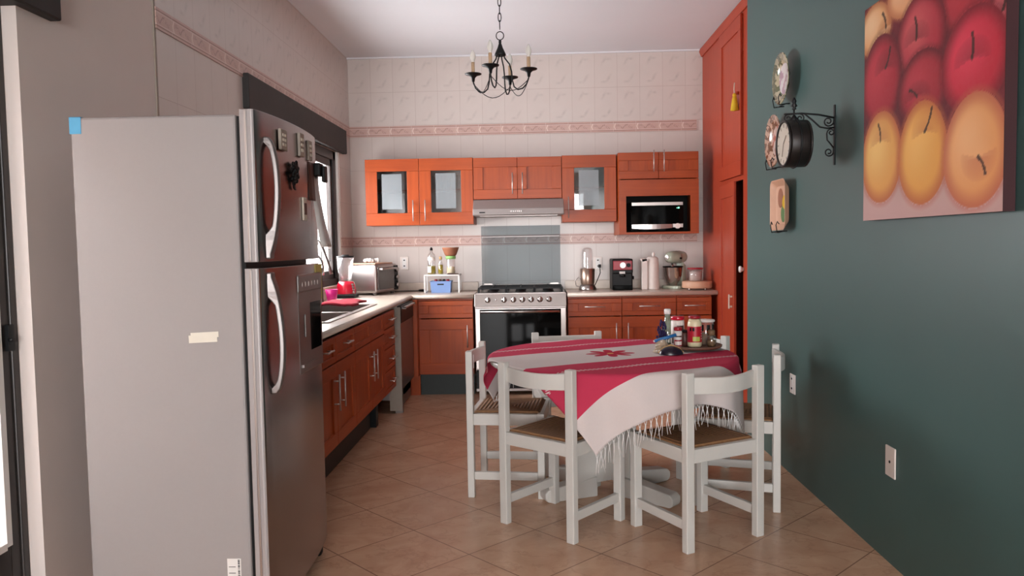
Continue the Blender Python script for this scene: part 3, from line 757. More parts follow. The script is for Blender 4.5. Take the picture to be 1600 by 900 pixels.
# ------------------------------------------------------------------ painting of apples
pc = thing('apple_painting', 'large square canvas painting of red and yellow apples on the green wall', 'painting', (XR, 2.86, 1.85))
PX, PY0, PY1, PZ0, PZ1 = 1.397, 2.375, 3.365, 1.412, 2.292
import colorsys
def pcol(u, v):
    # u 0..1 left to right, v 0..1 bottom to top (as seen from the room)
    def sm(a, b_, x): t = max(0, min(1, (x-a)/(b_-a))); return t*t*(3-2*t)
    def mix(a, b_, t): return tuple(p*(1-t)+q*t for p, q in zip(a, b_))
    H = lambda h: lin(h)[:3]
    col = mix(H('c9a4a0'), H('d8bdb9'), v*3)
    if v < .30: col = mix(col, H('7a4a3c'), .55*sm(.02, .28, v)*(.6+.4*math.cos((u-.33)*18.8)))
    if v > .27: col = mix(H('4c1520'), H('7d1f2c'), (u+v)/2)
    apples = [  # cx, cy, rx, ry, base, light, dark, stem (x, y, dx, dy)
        (.80, .82, .20, .17, 'a82636', 'c23a46', '5c1420', None),
        (.10, .88, .15, .12, 'dfa26a', 'efc79a', 'b06a40', (.20, .86, -.03, .07)),
        (.38, .96, .17, .11, 'e0a070', 'efbf94', 'b87048', None),
        (1.0, .70, .08, .11, 'b02636', 'd06a70', '6d1522', (.985, .68, .01, .07)),
        (.48, .74, .185, .18, 'ac2238', 'cf5a60', '5e101c', (.45, .735, -.01, .09)),
        (.16, .63, .185, .215, 'a01c30', 'c23a48', '54101c', (.20, .68, .04, .08)),
        (.50, .53, .19, .155, '9c1c2e', 'bc3846', '560f1c', (.46, .50, -.055, .035)),
        (.83, .555, .20, .195, 'c01c36', 'e4405a', '6c0f20', (.82, .56, .0, .09)),
        (.165, .285, .182, .212, 'e0a052', 'f4c878', 'b8603c', (.16, .36, -.02, .075)),
        (.50, .262, .184, .215, 'e4a34c', 'f6c06a', 'bc623a', (.52, .345, .05, .085)),
        (.84, .228, .19, .212, 'e8a060', 'f6bc84', 'c0644a', (.865, .20, .04, -.06)),
    ]
    for cx, cy_, rx, ry, bs, li, dk, stem in apples:
        dx, dy = (u-cx)/rx, (v-cy_)/ry; yq = dy
        r = math.sqrt(dx*dx*(1+.12*yq)+dy*dy)
        if r < 1.12 and r >= 1: col = mix(col, H(dk), .5*(1-(r-1)/.12))
        if r < 1:
            c = H(bs); l = math.exp(-((dx+.25)**2+(dy-.25)**2)*2.2); c = mix(c, H(li), l)
            c = mix(c, H(dk), sm(.62, 1.0, r)*.85)
            if stem:
                sx, sy, ex, ey = stem; gx, gy = (u-sx)/(rx*.55), (v-sy)/(ry*.42); up_ = 1 if ey > 0 else -1
                g = math.sqrt(gx*gx+gy*gy)
                if gy*up_ > -abs(gx)*.25 and g < 1: c = mix(c, H(dk), .55*(1-g)**.5)
                if gy*up_ <= 0 and g < .8: c = mix(c, H(li), .5*(1-g/.8))
            col = mix(col, c, sm(1.0, .97, r))
    for ap in apples:
        if ap[7]:
            sx, sy, ex, ey = ap[7]; tt = max(0, min(1, ((u-sx)*ex+(v-sy)*ey)/(ex*ex+ey*ey)))
            dd = math.hypot(u-sx-ex*tt-.008*math.sin(PI*tt), v-sy-ey*tt)
            if dd < .0075: col = mix(col, H('2e1a14'), .9)
    return col
nu, nv = 190, 170
vs = []; cols = []
for j in range(nv+1):
    for i in range(nu+1):
        vs.append((PX-XR, (PY1-2.86)+(PY0-PY1)*i/nu, (PZ0-1.85)+(PZ1-PZ0)*j/nv)); cols.append(pcol(i/nu, j/nv))
fs = [(j*(nu+1)+i, j*(nu+1)+i+1, (j+1)*(nu+1)+i+1, (j+1)*(nu+1)+i) for j in range(nv) for i in range(nu)]
m, bs_ = base_mat('painted_canvas', .6)
at_ = N.nt.nodes.new('ShaderNodeAttribute'); at_.attribute_name = 'paint'; v_, _x, _y, _z = coords()
bs_.inputs['Specular IOR Level'].default_value = .2; setcol(bs_, mixc(noise(v_, 60, 3)*.05, at_.outputs['Color'], 'd8b0a8')); M['painted'] = m
b = B(); b.add(vs, fs, True); po = obj('painted_canvas', b, 'painted', pc, recalc=False)
ca = po.data.color_attributes.new('paint', 'FLOAT_COLOR', 'POINT')
flat = []
for c in cols: flat += [c[0], c[1], c[2], 1]
ca.data.foreach_set('color', flat)
b = B(); b.box(PX-XR+.0008, -.003, PY0-2.86, PY1-2.86, PZ0-1.85, PZ1-1.85)
P_ = plain('canvas_edge', '3a141a', .6); M['canvas_edge'] = P_
obj('stretcher', b, 'canvas_edge', pc, label='dark painted canvas edges')

# ------------------------------------------------------------------ plates, tray and clock on the green wall
RX = Vector((0, 0, 1)).rotation_difference(Vector((-1, 0, 0))).to_matrix()
def plate_mat(name, rim, mid, spot, leaf, sc):
    m, b = base_mat(name, .2); v, x, y, z = coords()
    r = N.op('SQRT', y*y+z*z)
    c = mixc((noise(v, sc, 2) > .52), mid, spot); ring = r > .085
    rc = mixc(noise(v, sc*1.4, 1) > .5, rim, leaf)
    setcol(b, mixc(ring, c, rc)); b.inputs['Coat Weight'].default_value = .5; return m
M['plate_floral'] = plate_mat('floral_plate', 'b3a98c', 'd8d0d0', 'b99aa6', '5d6040', 22)
M['plate_pink'] = plate_mat('pink_plate', 'c9a48e', 'cdb2a6', 'b36c5c', '7a5540', 26)
def wall_plate(label, y, z, R_, mat, x=1.42, tilt=0):
    o = thing('decorative_plate', label, 'plate', (x, y, z)); rm = Matrix.Rotation(tilt, 3, 'Y') @ RX
    obj('dish', B().lathe([(0, .0), (R_*.58, .002), (R_*.68, .012), (R_, .028), (R_, .024), (R_*.66, .006), (R_*.55, -.004), (0, -.004)], (0, 0, 0), 40, rm), mat, o)
    return o
def plate_hanger(par, R_, dz=0):
    b = B()
    for s in (-.35, .35):
        yy = s*R_; b.tube([(-.01, yy, -R_-.005), (-.045, yy, -R_-.01), (-.052, yy, -R_+.03), (-.045, yy*1.1, -R_+.05), (-.038, yy*1.25, -R_+.035)], .0032, 6)
    b.tube([(.012, -.35*R_, -R_-.004), (-.01, -.35*R_, -R_-.005), (-.03, -.2*R_, -R_-.012), (-.03, .2*R_, -R_-.012), (-.01, .35*R_, -R_-.005), (.012, .35*R_, -R_-.004)], .0032, 6)
    obj('wire_hanger', b, 'iron', par)
p1 = wall_plate('green rimmed floral plate hung highest on the green wall', 4.44, 2.235, .142, 'plate_floral', 1.405, .0); plate_hanger(p1, .142)
p2 = wall_plate('pinkish plate on the green wall partly behind the double-sided clock', 4.56, 1.905, .15, 'plate_pink', 1.40); plate_hanger(p2, .15)
tr = thing('decorative_tray', 'rectangular tray with painted fruit hung lowest on the green wall', 'tray', (1.412, 4.50, 1.535))
def rrect(w, h, r, n=6):
    p = []
    for cx_, cy_, a0 in ((w-r, h-r, 0), (-w+r, h-r, PI/2), (-w+r, -h+r, PI), (w-r, -h+r, 3*PI/2)):
        for i in range(n+1): a = a0+PI/2*i/n; p.append((cx_+r*math.cos(a), cy_+r*math.sin(a)))
    return p
def stack(b, rings, axis='x'):
    n = len(rings[0][0]); vs = []
    for poly, w in rings: vs += [(w, u, v) for u, v in poly]
    fs = [(i*n+k, i*n+(k+1) % n, (i+1)*n+(k+1) % n, (i+1)*n+k) for i in range(len(rings)-1) for k in range(n)]
    fs.append([n*(len(rings)-1)+k for k in range(n)]); b.add(vs, fs, False)
b = B(); stack(b, [(rrect(.10, .105, .03), .005), (rrect(.138, .145, .04), -.03), (rrect(.132, .139, .036), -.03), (rrect(.10, .108, .03), -.004)])
obj('dish', b, 'beige', tr, bevel=.002)
for nm, yy, zz, rr, mt in (('painted_orange', .02, .04, .045, 'clay'), ('painted_pear', -.03, -.05, .04, 'leaf_green'), ('painted_apple', -.05, .01, .035, 'yellow')):
    obj(nm, B().sphere((-.005, yy, zz), .004, rr, rr*1.25), mt, tr)
plate_hanger(tr, .145)
# bracket with double-sided clock
ck = thing('station_clock', 'round black double-sided clock hanging from a scrolled iron wall bracket', 'clock', (1.437, 3.79, 1.84))
cxw, czc, cR = 1.243, 1.795, .112
b = B(); b.cyl((1.198, 3.79, czc), (1.288, 3.79, czc), cR, seg=40); obj('case', b, 'black_wood', ck, True, bevel=.006)
for xx, s in ((1.197, -1), (1.289, 1)):
    fo = obj('clock_face', B().cyl((xx, 3.79, czc), (xx+s*.002, 3.79, czc), cR-.012, seg=40), 'cream', ck, True, label='pale clock dial')
    b = B(); 
    for k in range(12):
        a = k*PI/6; b.box(-.001, .001, -.003, .003, -.008, .008, Matrix.Rotation(a, 3, 'X'), (xx+s*.0025, 3.79-math.sin(a)*(cR-.027), czc+math.cos(a)*(cR-.027)))
    b.bar((xx+s*.004, 3.79, czc), (xx+s*.004, 3.79-.04, czc+.035), .004, .002); b.bar((xx+s*.004, 3.79, czc), (xx+s*.004, 3.79+.02, czc-.06), .003, .002)
    obj('hands_and_marks', b, 'magnet_a', fo, True)
    ring = [(xx+s*.004, 3.79+math.cos(2*PI*k/40)*(cR-.006), czc+math.sin(2*PI*k/40)*(cR-.006)) for k in range(40)]
    obj('rim', B().tube(ring, .006, 8, True), 'black_wood', ck, True)
def spiral(cx_, cz_, r0, turns, a0, sgn=1, n=28, y=3.79, X=True):
    return [(cx_+math.cos(a0+sgn*turns*2*PI*i/n)*r0*(1-.75*i/n), y, cz_+math.sin(a0+sgn*turns*2*PI*i/n)*r0*(1-.75*i/n)) for i in range(n+1)]
b = B(); b.bar((1.434, 3.79, 1.69), (1.434, 3.79, 1.975), .014, .006, (1, 0, 0))
b.tube([(1.43, 3.79, 1.915), (1.36, 3.79, 1.93), (1.28, 3.79, 1.938), (1.195, 3.79, 1.935)], .0045, 8)
b.tube([(1.29, 3.79, 1.937), (1.33, 3.79, 1.905), (1.365, 3.79, 1.872), (1.40, 3.79, 1.865), (1.43, 3.79, 1.868)], .004, 8)
b.tube([(1.432, 3.79, 1.915), (1.43, 3.79, 1.88)]+spiral(1.405, 1.897, .024, 1.4, -.3, -1), .0035, 6)
b.tube([(1.432, 3.79, 1.77), (1.40, 3.79, 1.81), (1.398, 3.79, 1.84)]+spiral(1.418, 1.845, .018, 1.3, PI, -1), .0035, 6)
b.tube([(1.432, 3.79, 1.78), (1.43, 3.79, 1.76)]+spiral(1.408, 1.752, .022, 1.4, .2, -1), .0035, 6)
b.tube(spiral(1.215, 1.915, .02, 1.3, PI/2, 1), .0035, 6); b.tube(spiral(1.272, 1.915, .02, 1.3, PI/2, -1), .0035, 6)
b.cyl((cxw, 3.79, 1.905), (cxw, 3.79, 1.955), .004, seg=8)
b.lathe([(0, .05), (.006, .045), (.012, .03), (.008, .02), (.016, .008), (.006, 0), (.012, -.006), (0, -.012)], (cxw, 3.79, 1.965), 12)
b.lathe([(0, 0), (.03, 0), (.012, .02), (.006, .03)], (cxw, 3.79, 1.9), 12)
obj('bracket', b, 'iron', ck, True, label='scrolled black iron bracket')
obj('clock_strap', B().tube([(cxw, 3.79+math.cos(2*PI*k/40)*(cR+.002), czc+math.sin(2*PI*k/40)*(cR+.002)) for k in range(40)], .005, 6, True), 'iron', ck, True)

# ------------------------------------------------------------------ chandelier
CX, CY_ = -.19, 4.6
ch = thing('chandelier', 'black iron chandelier with four candle bulbs hanging on a chain', 'chandelier', (CX, CY_, ZC))
def Wp(x, y, z): return (x, y, z-ZC)
zz = ZC; k = 0
b = B()
while zz > 2.60:
    pts = []
    for i in range(14):
        a = 2*PI*i/14; p = (math.sin(a)*.009, 0, math.cos(a)*.026) if k % 2 == 0 else (0, math.sin(a)*.009, math.cos(a)*.026)
        pts.append(Wp(p[0], p[1], zz-.026+p[2]))
    b.tube(pts, .0028, 6, True); zz -= .044; k += 1
obj('chain', b, 'iron', ch); obj('ceiling_rose', B().lathe([(0, 0), (.05, 0), (.045, -.02), (.012, -.035), (0, -.035)], (0, 0, 0)), 'iron', ch)
b = B(); b.tube([Wp(math.cos(2*PI*i/20)*.022, 0, 2.552+math.sin(2*PI*i/20)*.024) for i in range(20)], .0028, 6, True)
b.lathe([(0, .0), (.006, 0), (.009, -.012), (.007, -.018), (.016, -.045), (.03, -.075), (.034, -.088), (.028, -.092), (0, -.085)], Wp(0, 0, 2.528), 20)
obj('hub', b, 'iron', ch)
offs = [(-.165, .05), (-.05, -.165), (.05, .165), (.165, -.05)]
for ox, oy in offs:
    r = math.hypot(ox, oy); dx, dy = ox/r, oy/r
    pr = [(.018, 2.45), (.028, 2.42), (.055, 2.385), (.068, 2.34), (.072, 2.29), (.082, 2.252), (.105, 2.234), (.135, 2.24), (.158, 2.262), (r, 2.30), (r, 2.325)]
    arm = obj('arm', B().tube([Wp(dx*a, dy*a, z_) for a, z_ in pr], .0042, 8), 'iron', ch)
    sc = obj('saucer', B().lathe([(0, 0), (.008, 0), (.012, .022), (.024, .034), (.049, .042), (.050, .046), (.018, .042), (0, .042)], Wp(ox, oy, 2.302), 22), 'iron', arm)
    obj('candle_sleeve', B().cyl(Wp(ox, oy, 2.344), Wp(ox, oy, 2.415), .0105, seg=14), 'candle', arm, label='tan candle sleeve')
    obj('bulb', B().lathe([(.008, 0), (.0095, .01), (.0165, .025), (.0175, .038), (.012, .058), (.004, .074), (0, .076)], Wp(ox, oy, 2.413), 16), 'bulb', arm, label='white flame-shaped bulb')
b = B(); order = [0, 1, 3, 2]
for i in range(4):
    a = offs[order[i]]; c_ = offs[order[(i+1) % 4]]; pts = []
    for q in range(11): t = q/10; pts.append(Wp(a[0]+(c_[0]-a[0])*t, a[1]+(c_[1]-a[1])*t, 2.29-.075*math.sin(PI*t)))
    b.tube(pts, .0022, 6)
obj('scroll_wire', b, 'iron', ch)

# ------------------------------------------------------------------ dining table
TC = (.385, 4.07); TR = .635; TZ = .748
tb = thing('dining_table', 'round white pedestal dining table under the red and white cloth', 'table', (TC[0], TC[1], 0))
obj('tabletop', B().lathe([(0, .716), (TR-.008, .716), (TR, .723), (TR, TZ-.01), (TR-.006, TZ-.003), (0, TZ-.003)], (0, 0, 0), 64), 'chair_white', tb)
R0 = Matrix.Rotation(.55, 3, 'Z')
for (x0_, x1_, an) in ((-.27, .09, .50), (-.13, .13, -.70)): obj('pedestal_board', B().box(x0_, x1_, -.018, .018, .07, .716, Matrix.Rotation(an, 3, 'Z'), (0, .05, 0)), 'chair_white', tb, bevel=.003)
def foot_beam(dx, dy, L_):
    b = B(); n = 6; hh = .085
    pl = [(.10, 0), (L_-.03, 0)]+[(L_-.03+.03*math.sin(PI/2*i/n), .03-.03*math.cos(PI/2*i/n)) for i in range(1, n+1)]
    pl += [(L_, .05), (L_-.02, .068), (.10, hh+.02)]
    b.prism(pl, 'y', -.04, .04); R_ = Matrix.Rotation(math.atan2(dy, dx), 3, 'Z')
    b.v = [tuple(R_ @ Vector(p)+Vector((0, .05, 0))) for p in b.v]
    obj('pedestal_foot', b, 'chair_white', tb, bevel=.006)
for dx, dy in ((.27, -.23), (.36, .25), (-.38, -.16), (-.28, .27)): foot_beam(dx, dy, .40)

# tablecloth
Dv = Vector((.892, .452)); Nv = Vector((-.452, .892)); C0 = Vector((.406, 4.08)); V0, V1, U0, U1 = -.80, .70, -.655, .60
NU, NV = 110, 130
def cloth_pt(u, v):
    q = C0+Dv*u+Nv*v; rel = q-Vector(TC); rho = rel.length; top = TZ+.004; rr = TR-.004
    if rho <= rr: return (q.x, q.y, top+.0012*math.sin(u*17+v*9)*math.sin(v*13))
    e = rho-rr; n = rel/rho; th = math.atan2(n.y, n.x); br = .016; arc = br*PI/2
    if e < arc: a = e/br; return (TC[0]+n.x*(rr+br*math.sin(a)), TC[1]+n.y*(rr+br*math.sin(a)), top-br*(1-math.cos(a)))
    f = e-arc; k_ = min(1, f/.12)
    wv = (.018*math.sin(9*th+1.0)+.010*math.sin(17*th+2))*k_+.02*k_
    out = rr+br+wv+.03*f
    return (TC[0]+n.x*out, TC[1]+n.y*out, top-br-f*.95)
vs = [cloth_pt(U0+(U1-U0)*i/NU, V0+(V1-V0)*j/NV) for j in range(NV+1) for i in range(NU+1)]
fs = [(j*(NU+1)+i, j*(NU+1)+i+1, (j+1)*(NU+1)+i+1, (j+1)*(NU+1)+i) for j in range(NV) for i in range(NU)]
m, bs_ = base_mat('woven_cloth', .85); v_, u, v, z = coords('UV'); M['cloth'] = m
va = v.abs()
red = (va > .207)*(va < .60)
dash = (((va-.39).abs()) < .011)*(((u*42+v*60).frac()) < .55)
dash = dash+(((va-.39).abs()-.016).abs() < .0022)*((u*42).frac() < .4)
th = N.op('ARCTAN2', v-.01, u+.02); rs = N.op('SQRT', (u+.02)*(u+.02)+(v-.01)*(v-.01)); pet = ((th*4).sin().abs()*.075+.055)
star = (rs < pet).mn(1); cen = rs < .018
c = mixc(red, 'd6cbc8', 'c23a56'); c = mixc(dash.mn(1), c, 'dccdcb'); c = mixc(star, c, 'b3223e'); c = mixc(cen, c, 'd8a060')
weave = noise(vec(u*600, v*60), 1, 1)
c = mixc(weave*.10, c, '6a3a44'); setcol(bs_, c); bump(bs_, noise(vec(u*250, v*250), 1, 1), .12, .001)
bs_.inputs['Specular IOR Level'].default_value = .1
me = bpy.data.meshes.new('tablecloth'); me.from_pydata(vs, [], fs); me.materials.append(m)
uv = me.uv_layers.new(name='UVMap')
uvs = [(U0+(U1-U0)*i/NU, V0+(V1-V0)*j/NV) for j in range(NV+1) for i in range(NU+1)]
for lp in me.loops: uv.data[lp.index].uv = uvs[lp.vertex_index]
for p in me.polygons: p.use_smooth = True
clo = bpy.data.objects.new('tablecloth', me); C.objects.link(clo)
md = clo.modifiers.new('thick', 'SOLIDIFY'); md.thickness = .0022; md.offset = 1
tag(clo, 'red and white striped woven cloth with a star and fringe draped over the table', 'tablecloth')
for vv, cnt in ((V0, 38), (V1, 34)):
    b = B(); random.seed(11)
    for k in range(cnt):
        uu = U0+.01+(U1-U0-.02)*k/(cnt-1); p = Vector(cloth_pt(uu, vv)); L_ = .075+random.random()*.04
        for s in (-1, 1):
            w_ = [p+Vector((s*Dv.x*.007, s*Dv.y*.007, 0)), p+Vector((0, 0, -.02)), p+Vector((s*.004+random.uniform(-.004, .004), random.uniform(-.003, .003), -.05)), p+Vector((s*.006+random.uniform(-.012, .012), random.uniform(-.006, .006), -L_))]
            b.tube(w_, [.0013, .0022, .0016, .0011], 5)
    obj('fringe', b, 'white', clo, label='knotted white fringe')

# ------------------------------------------------------------------ chairs
m, bs_ = base_mat('woven_rush', .75); v_, x, y, z = coords(); M['rush'] = m
ax_, ay_ = x.abs(), y.abs(); sel = (ax_*1.0) > (ay_*1.05)
ln = (mixc(sel, (0, 0, 0), (1, 1, 1)))
s1 = (y*330).sin(); s2 = (x*330).sin()
st_ = sel*s2+(1-sel)*s1
f = st_*.5+.5
c = mixc((f*.55+noise(v_, 70, 3)*.6-.1).mx(0).mn(1), '5a3a22', 'a87a50'); setcol(bs_, c); bump(bs_, f, .9, .005)
def make_chair(label):
    t = thing('dining_chair', label, 'chair')
    for sx in (-1, 1):
        obj('back_post', B().box(sx*.2-.0215, sx*.2+.0215, -.208, -.172, 0, .78), 'chair_white', t, bevel=.004)
        obj('front_leg', B().box(sx*.2-.0215, sx*.2+.0215, .165, .203, 0, .452), 'chair_white', t, bevel=.004)
        obj('side_stretcher', B().box(sx*.2-.011, sx*.2+.011, -.172, .165, .095, .138), 'chair_white', t, bevel=.003)
        obj('side_rail', B().box(sx*.2-.016, sx*.2+.016, -.172, .165, .388, .448), 'chair_white', t, bevel=.003)
    obj('front_rail', B().box(-.1785, .1785, .17, .198, .388, .448), 'chair_white', t, bevel=.003)
    obj('back_rail', B().box(-.1785, .1785, -.204, -.176, .388, .448), 'chair_white', t, bevel=.003)
    b = B(); n = 16; vs = []
    for i in range(n+1):
        s = i/n; xx = -.179+.358*s; yy = -.178-.045*math.sin(PI*s)
        lo = .684-.004*math.sin(PI*s); hi = .758-.006*math.sin(PI*s)
        vs += [(xx, yy-.009, lo), (xx, yy+.009, lo), (xx, yy+.009, hi), (xx, yy-.009, hi)]
    fs = [(0, 1, 2, 3), (4*n+3, 4*n+2, 4*n+1, 4*n)]+[(4*i+k, 4*i+(k+1) % 4, 4*i+4+(k+1) % 4, 4*i+4+k) for i in range(n) for k in range(4)]
    b.add(vs, fs, True); o = obj('backrest', b, 'chair_white', t, bevel=.003)
    for p in o.data.polygons: p.use_smooth = False
    # woven seat: padded quilt shape dipping to the middle
    b = B(); n = 20; vs = []
    for j in range(n+1):
        for i in range(n+1):
            a = -1+2*i/n; c_ = -1+2*j/n; e = max(abs(a), abs(c_))
            edge = max(0, (e-.9)/.1)
            vs.append((a*.19, c_*.178-.001, .462-.012*(1-e*e)-.014*edge**2))
    fs = [(j*(n+1)+i, j*(n+1)+i+1, (j+1)*(n+1)+i+1, (j+1)*(n+1)+i) for j in range(n) for i in range(n)]
    b.add(vs, fs, True); o = obj('seat', b, 'rush', t, label='woven rush seat', recalc=False)
    md = o.modifiers.new('thick', 'SOLIDIFY'); md.thickness = .02; md.offset = -1
    return t
def heading(fx, fy): return math.atan2(fy, fx)-PI/2
ch0 = make_chair('white wooden chair at the front left with its back to the camera')
ch0.location = (.112, 3.68, 0); ch0.rotation_euler.z = heading(.64, .77); ch0['group'] = 'dining chairs around the table'
for (x_, y_), (fx, fy), lab in (
    ((-.15, 4.235), (.99, -.1), 'white wooden chair on the left side of the table facing right'),
    ((.72, 3.554), (-.483, .875), 'white wooden chair at the front right with its rush seat in full view'),
    ((1.04, 4.04), (-.96, .277), 'white wooden chair beside the green wall facing left'),
    ((.21, 4.69), (.127, -.99), 'white wooden chair behind the table in front of the stove'),
    ((.83, 4.61), (-.81, -.59), 'white wooden chair behind the table jars near the closet')):
    dup(ch0, (x_, y_, 0), heading(fx, fy), lab)

# ------------------------------------------------------------------ things on the table
ZT = TZ+.009
lz = thing('turntable_tray', 'round dark wooden turntable tray on the tablecloth holding jars', 'tray', (.84, 4.2, ZT))
obj('base', B().lathe([(0, 0), (.07, 0), (.07, .008), (0, .008)], (0, 0, 0)), 'tray_wood', lz)
obj('tray', B().lathe([(0, .008), (.14, .008), (.152, .014), (.155, .024), (.148, .026), (.142, .018), (0, .016)], (0, 0, 0), 48), 'tray_wood', lz)
ZJ = ZT+.0165
def jar(name, label, cat, x, y, prof, mat, lid=None, lid_mat='dark_red', bands=(), z=ZJ, lidname='lid'):
    o = thing(name, label, cat, (x, y, z))
    obj('glass_body' if 'glass' in str(mat) or mat in ('clear',) else 'body', B().lathe(prof), mat, o)
    if lid: obj(lidname, B().lathe(lid), lid_mat, o)
    for nm, r, z0, z1, mt in bands: obj(nm, B().lathe([(r, z0), (r, z1)]), mt, o)
    return o
def cylp(r, h, z0=0, e=.004): return [(0, z0), (r-e, z0), (r, z0+e), (r, z0+h-e), (r-e, z0+h), (0, z0+h)]
# mayonnaise style jar
j = thing('sauce_jar', 'jar of pale sauce with red label and lid at the front of the tray', 'jar', (.84, 4.15, ZJ))
obj('body', B().lathe([(0, 0), (.030, 0), (.037, .008), (.038, .03), (.0375, .12), (.036, .13), (.030, .150), (0, .150)]), 'mayo', j)
obj('lid', B().lathe(cylp(.0325, .016, .152)), 'dark_red', j)
lb = obj('front_label', B().lathe([(.0386, .028), (.0386, .112)]), 'label_red', j, label='red label')
def decal(par, r, a0, a1, z0, z1, mt, nm, n=8):
    b = B(); vs = []
    for i in range(n+1):
        a = a0+(a1-a0)*i/n
        for zz in (z0, z1): vs.append((r*math.sin(a), -r*math.cos(a), zz))
    b.add(vs, [(2*i, 2*i+2, 2*i+3, 2*i+1) for i in range(n)], True); return obj(nm, b, mt, par, recalc=False)
decal(lb, .0391, -.45, .55, .034, .058, 'label_green', 'lime_picture')
decal(lb, .0391, -.9, -.62, .088, .106, 'black', 'round_seal'); decal(lb, .0391, -.5, -.2, .088, .106, 'black', 'round_seal')
for k in range(5): decal(lb, .0391, .75, 1.1, .045+k*.014, .048+k*.014, 'paper', 'small_print')
# big spice jar with red lid
j = thing('spice_jar', 'wide jar with a bright red lid and pale label standing behind', 'jar', (.768, 4.25, ZJ))
obj('body', B().lathe(cylp(.036, .135)), 'pale_plastic', j); obj('lid', B().lathe(cylp(.037, .022, .136)), 'red_plastic', j)
decal(j, .0365, -.3, .9, .085, .108, 'dark_bits', 'printed_word')
decal(j, .0365, -1.2, 1.2, .01, .06, 'dark_bits', 'label_picture')
j = thing('spice_jar', 'small narrow spice jar with a dark red cap at the left front of the tray', 'jar', (.752, 4.155, ZJ))
obj('body', B().lathe(cylp(.0215, .088)), 'paper', j); obj('lid', B().lathe(cylp(.0225, .02, .088)), 'dark_red', j)
decal(j, .022, -1.2, 1.2, .005, .04, 'dark_red', 'label_picture'); decal(j, .0224, -.9, .9, .012, .032, 'pale_plastic', 'label_panel'); decal(j, .022, -1, 1, .055, .062, 'dark_bits', 'printed_word')
j = thing('green_bottle', 'greenish glass bottle with a white cap rising at the back of the tray', 'bottle', (.722, 4.300, ZJ))
obj('glass_body', B().lathe([(0, 0), (.034, 0), (.036, .01), (.036, .06), (.028, .10), (.016, .135), (.014, .165), (0, .165)]), 'green_glass', j)
obj('cap', B().lathe(cylp(.0185, .03, .163)), 'white', j)
decal(j, .0362, -1.3, 1.3, .01, .055, 'pale_plastic', 'front_label')
j = thing('dark_jar', 'dark brown jar between the spice jar and the red-label jar', 'jar', (.793, 4.185, ZJ))
obj('body', B().lathe(cylp(.022, .075)), 'dark_bits', j); obj('lid', B().lathe(cylp(.022, .012, .076)), 'black', j)
j = thing('salt_shaker', 'small shaker with a rounded white top behind the red-label jar', 'shaker', (.868, 4.28, ZJ))
obj('body', B().lathe(cylp(.022, .125)), 'clear', j); obj('cap', B().lathe([(0, .15), (.012, .147), (.02, .135), (.022, .125), (0, .125)]), 'white', j)
j = thing('canister', 'glass canister with a wide pale lid at the right of the tray', 'canister', (.918, 4.24, ZJ))
obj('body', B().lathe(cylp(.043, .125)), 'cup_clear', j); obj('lid', B().lathe([(0, .125), (.047, .125), (.05, .13), (.047, .137), (0, .139)]), 'pale_plastic', j)
obj('contents', B().lathe(cylp(.039, .06, .003)), 'spice_brown', j)
for a0 in (-.9, -.1, .7): decal(j, .0436, a0, a0+.45, .078, .112, 'black', 'dark_window')
j = thing('pepper_jar', 'short glass jar of peppercorns at the right front of the tray', 'jar', (.93, 4.155, ZJ))
obj('contents', B().lathe([(0, 0.001), (.019, .001), (.024, .012), (.024, .035), (0, .038)]), 'spice_brown', j)
obj('glass_body', B().lathe([(0, 0), (.022, 0), (.0265, .012), (.0265, .045), (.02, .06), (0, .06)]), 'clear', j); obj('lid', B().lathe(cylp(.019, .03, .06)), 'spice_brown', j)
# lavender, blue tube, bag and purse
j = thing('lavender_bunch', 'small bunch of dark purple flowers leaning left of the jars', 'flowers', (.672, 4.18, ZT))
b = B(); random.seed(4)
for k in range(60):
    a = random.random()*2*PI; rr = random.random()**.6*.034; zz = random.uniform(.06, .155)
    rr *= 1-(zz-.06)/.15
    b.sphere((rr*math.cos(a), rr*math.sin(a), zz), .006, .006, .009, 7, 5)
obj('blossoms', b, 'purple', j); b = B()
for k in range(6): b.tube([(.004*k-.01, 0, .0), (.006*k-.015, .003*(k % 2), .08)], .0015, 5)
obj('stems', b, 'leaf_green', j)
j = thing('blue_tube', 'blue stick-shaped tube lying slanted across the plastic bag', 'tube', (.675, 4.08, ZT+.075))
obj('barrel', B().cyl((-.058, 0, -.016), (.055, .0, .016), .0085, seg=12), 'blue_plastic', j)
obj('tip', B().cyl((-.064, 0, -.0177), (-.058, 0, -.016), .006, seg=10), 'paper', j)
j = thing('plastic_bag', 'crumpled clear and tan bag under the blue tube', 'bag', (.655, 4.07, ZT))
m_, b_ = None, B(); vs = []; random.seed(9); n = 16
for i in range(9):
    a = PI/2*i/8
    for k in range(n):
        t = 2*PI*k/n; q = 1+.22*math.sin(3*t+i)+random.uniform(-.12, .12)
        vs.append((.042*math.cos(a)*q*math.cos(t), .035*math.cos(a)*q*math.sin(t), .064*math.sin(a)*(1+random.uniform(-.1, .1))))
b_.add(vs, [(i*n+k, i*n+(k+1) % n, (i+1)*n+(k+1) % n, (i+1)*n+k) for i in range(8) for k in range(n)], False)
obj('film', b_, plain('bag_film', 'cfb79c', .3, var=.3, scale=40), j)
j = thing('coin_purse', 'shiny dark purple purse with a tan trim lying in front of the tray', 'purse', (.69, 4.005, ZT))
b = B(); n = 24; ring = []
def dome(s, h): 
    vs = []; 
    for i in range(7):
        a = PI/2*i/6
        for k in range(n): t = 2*PI*k/n; vs.append((s*.062*math.cos(a)*math.cos(t), s*.04*math.cos(a)*math.sin(t), h*math.sin(a)*(1-.0*abs(math.cos(t)))))
    return vs
b.add(dome(1, .042), [(i*n+k, i*n+(k+1) % n, (i+1)*n+(k+1) % n, (i+1)*n+k) for i in range(6) for k in range(n)], True)
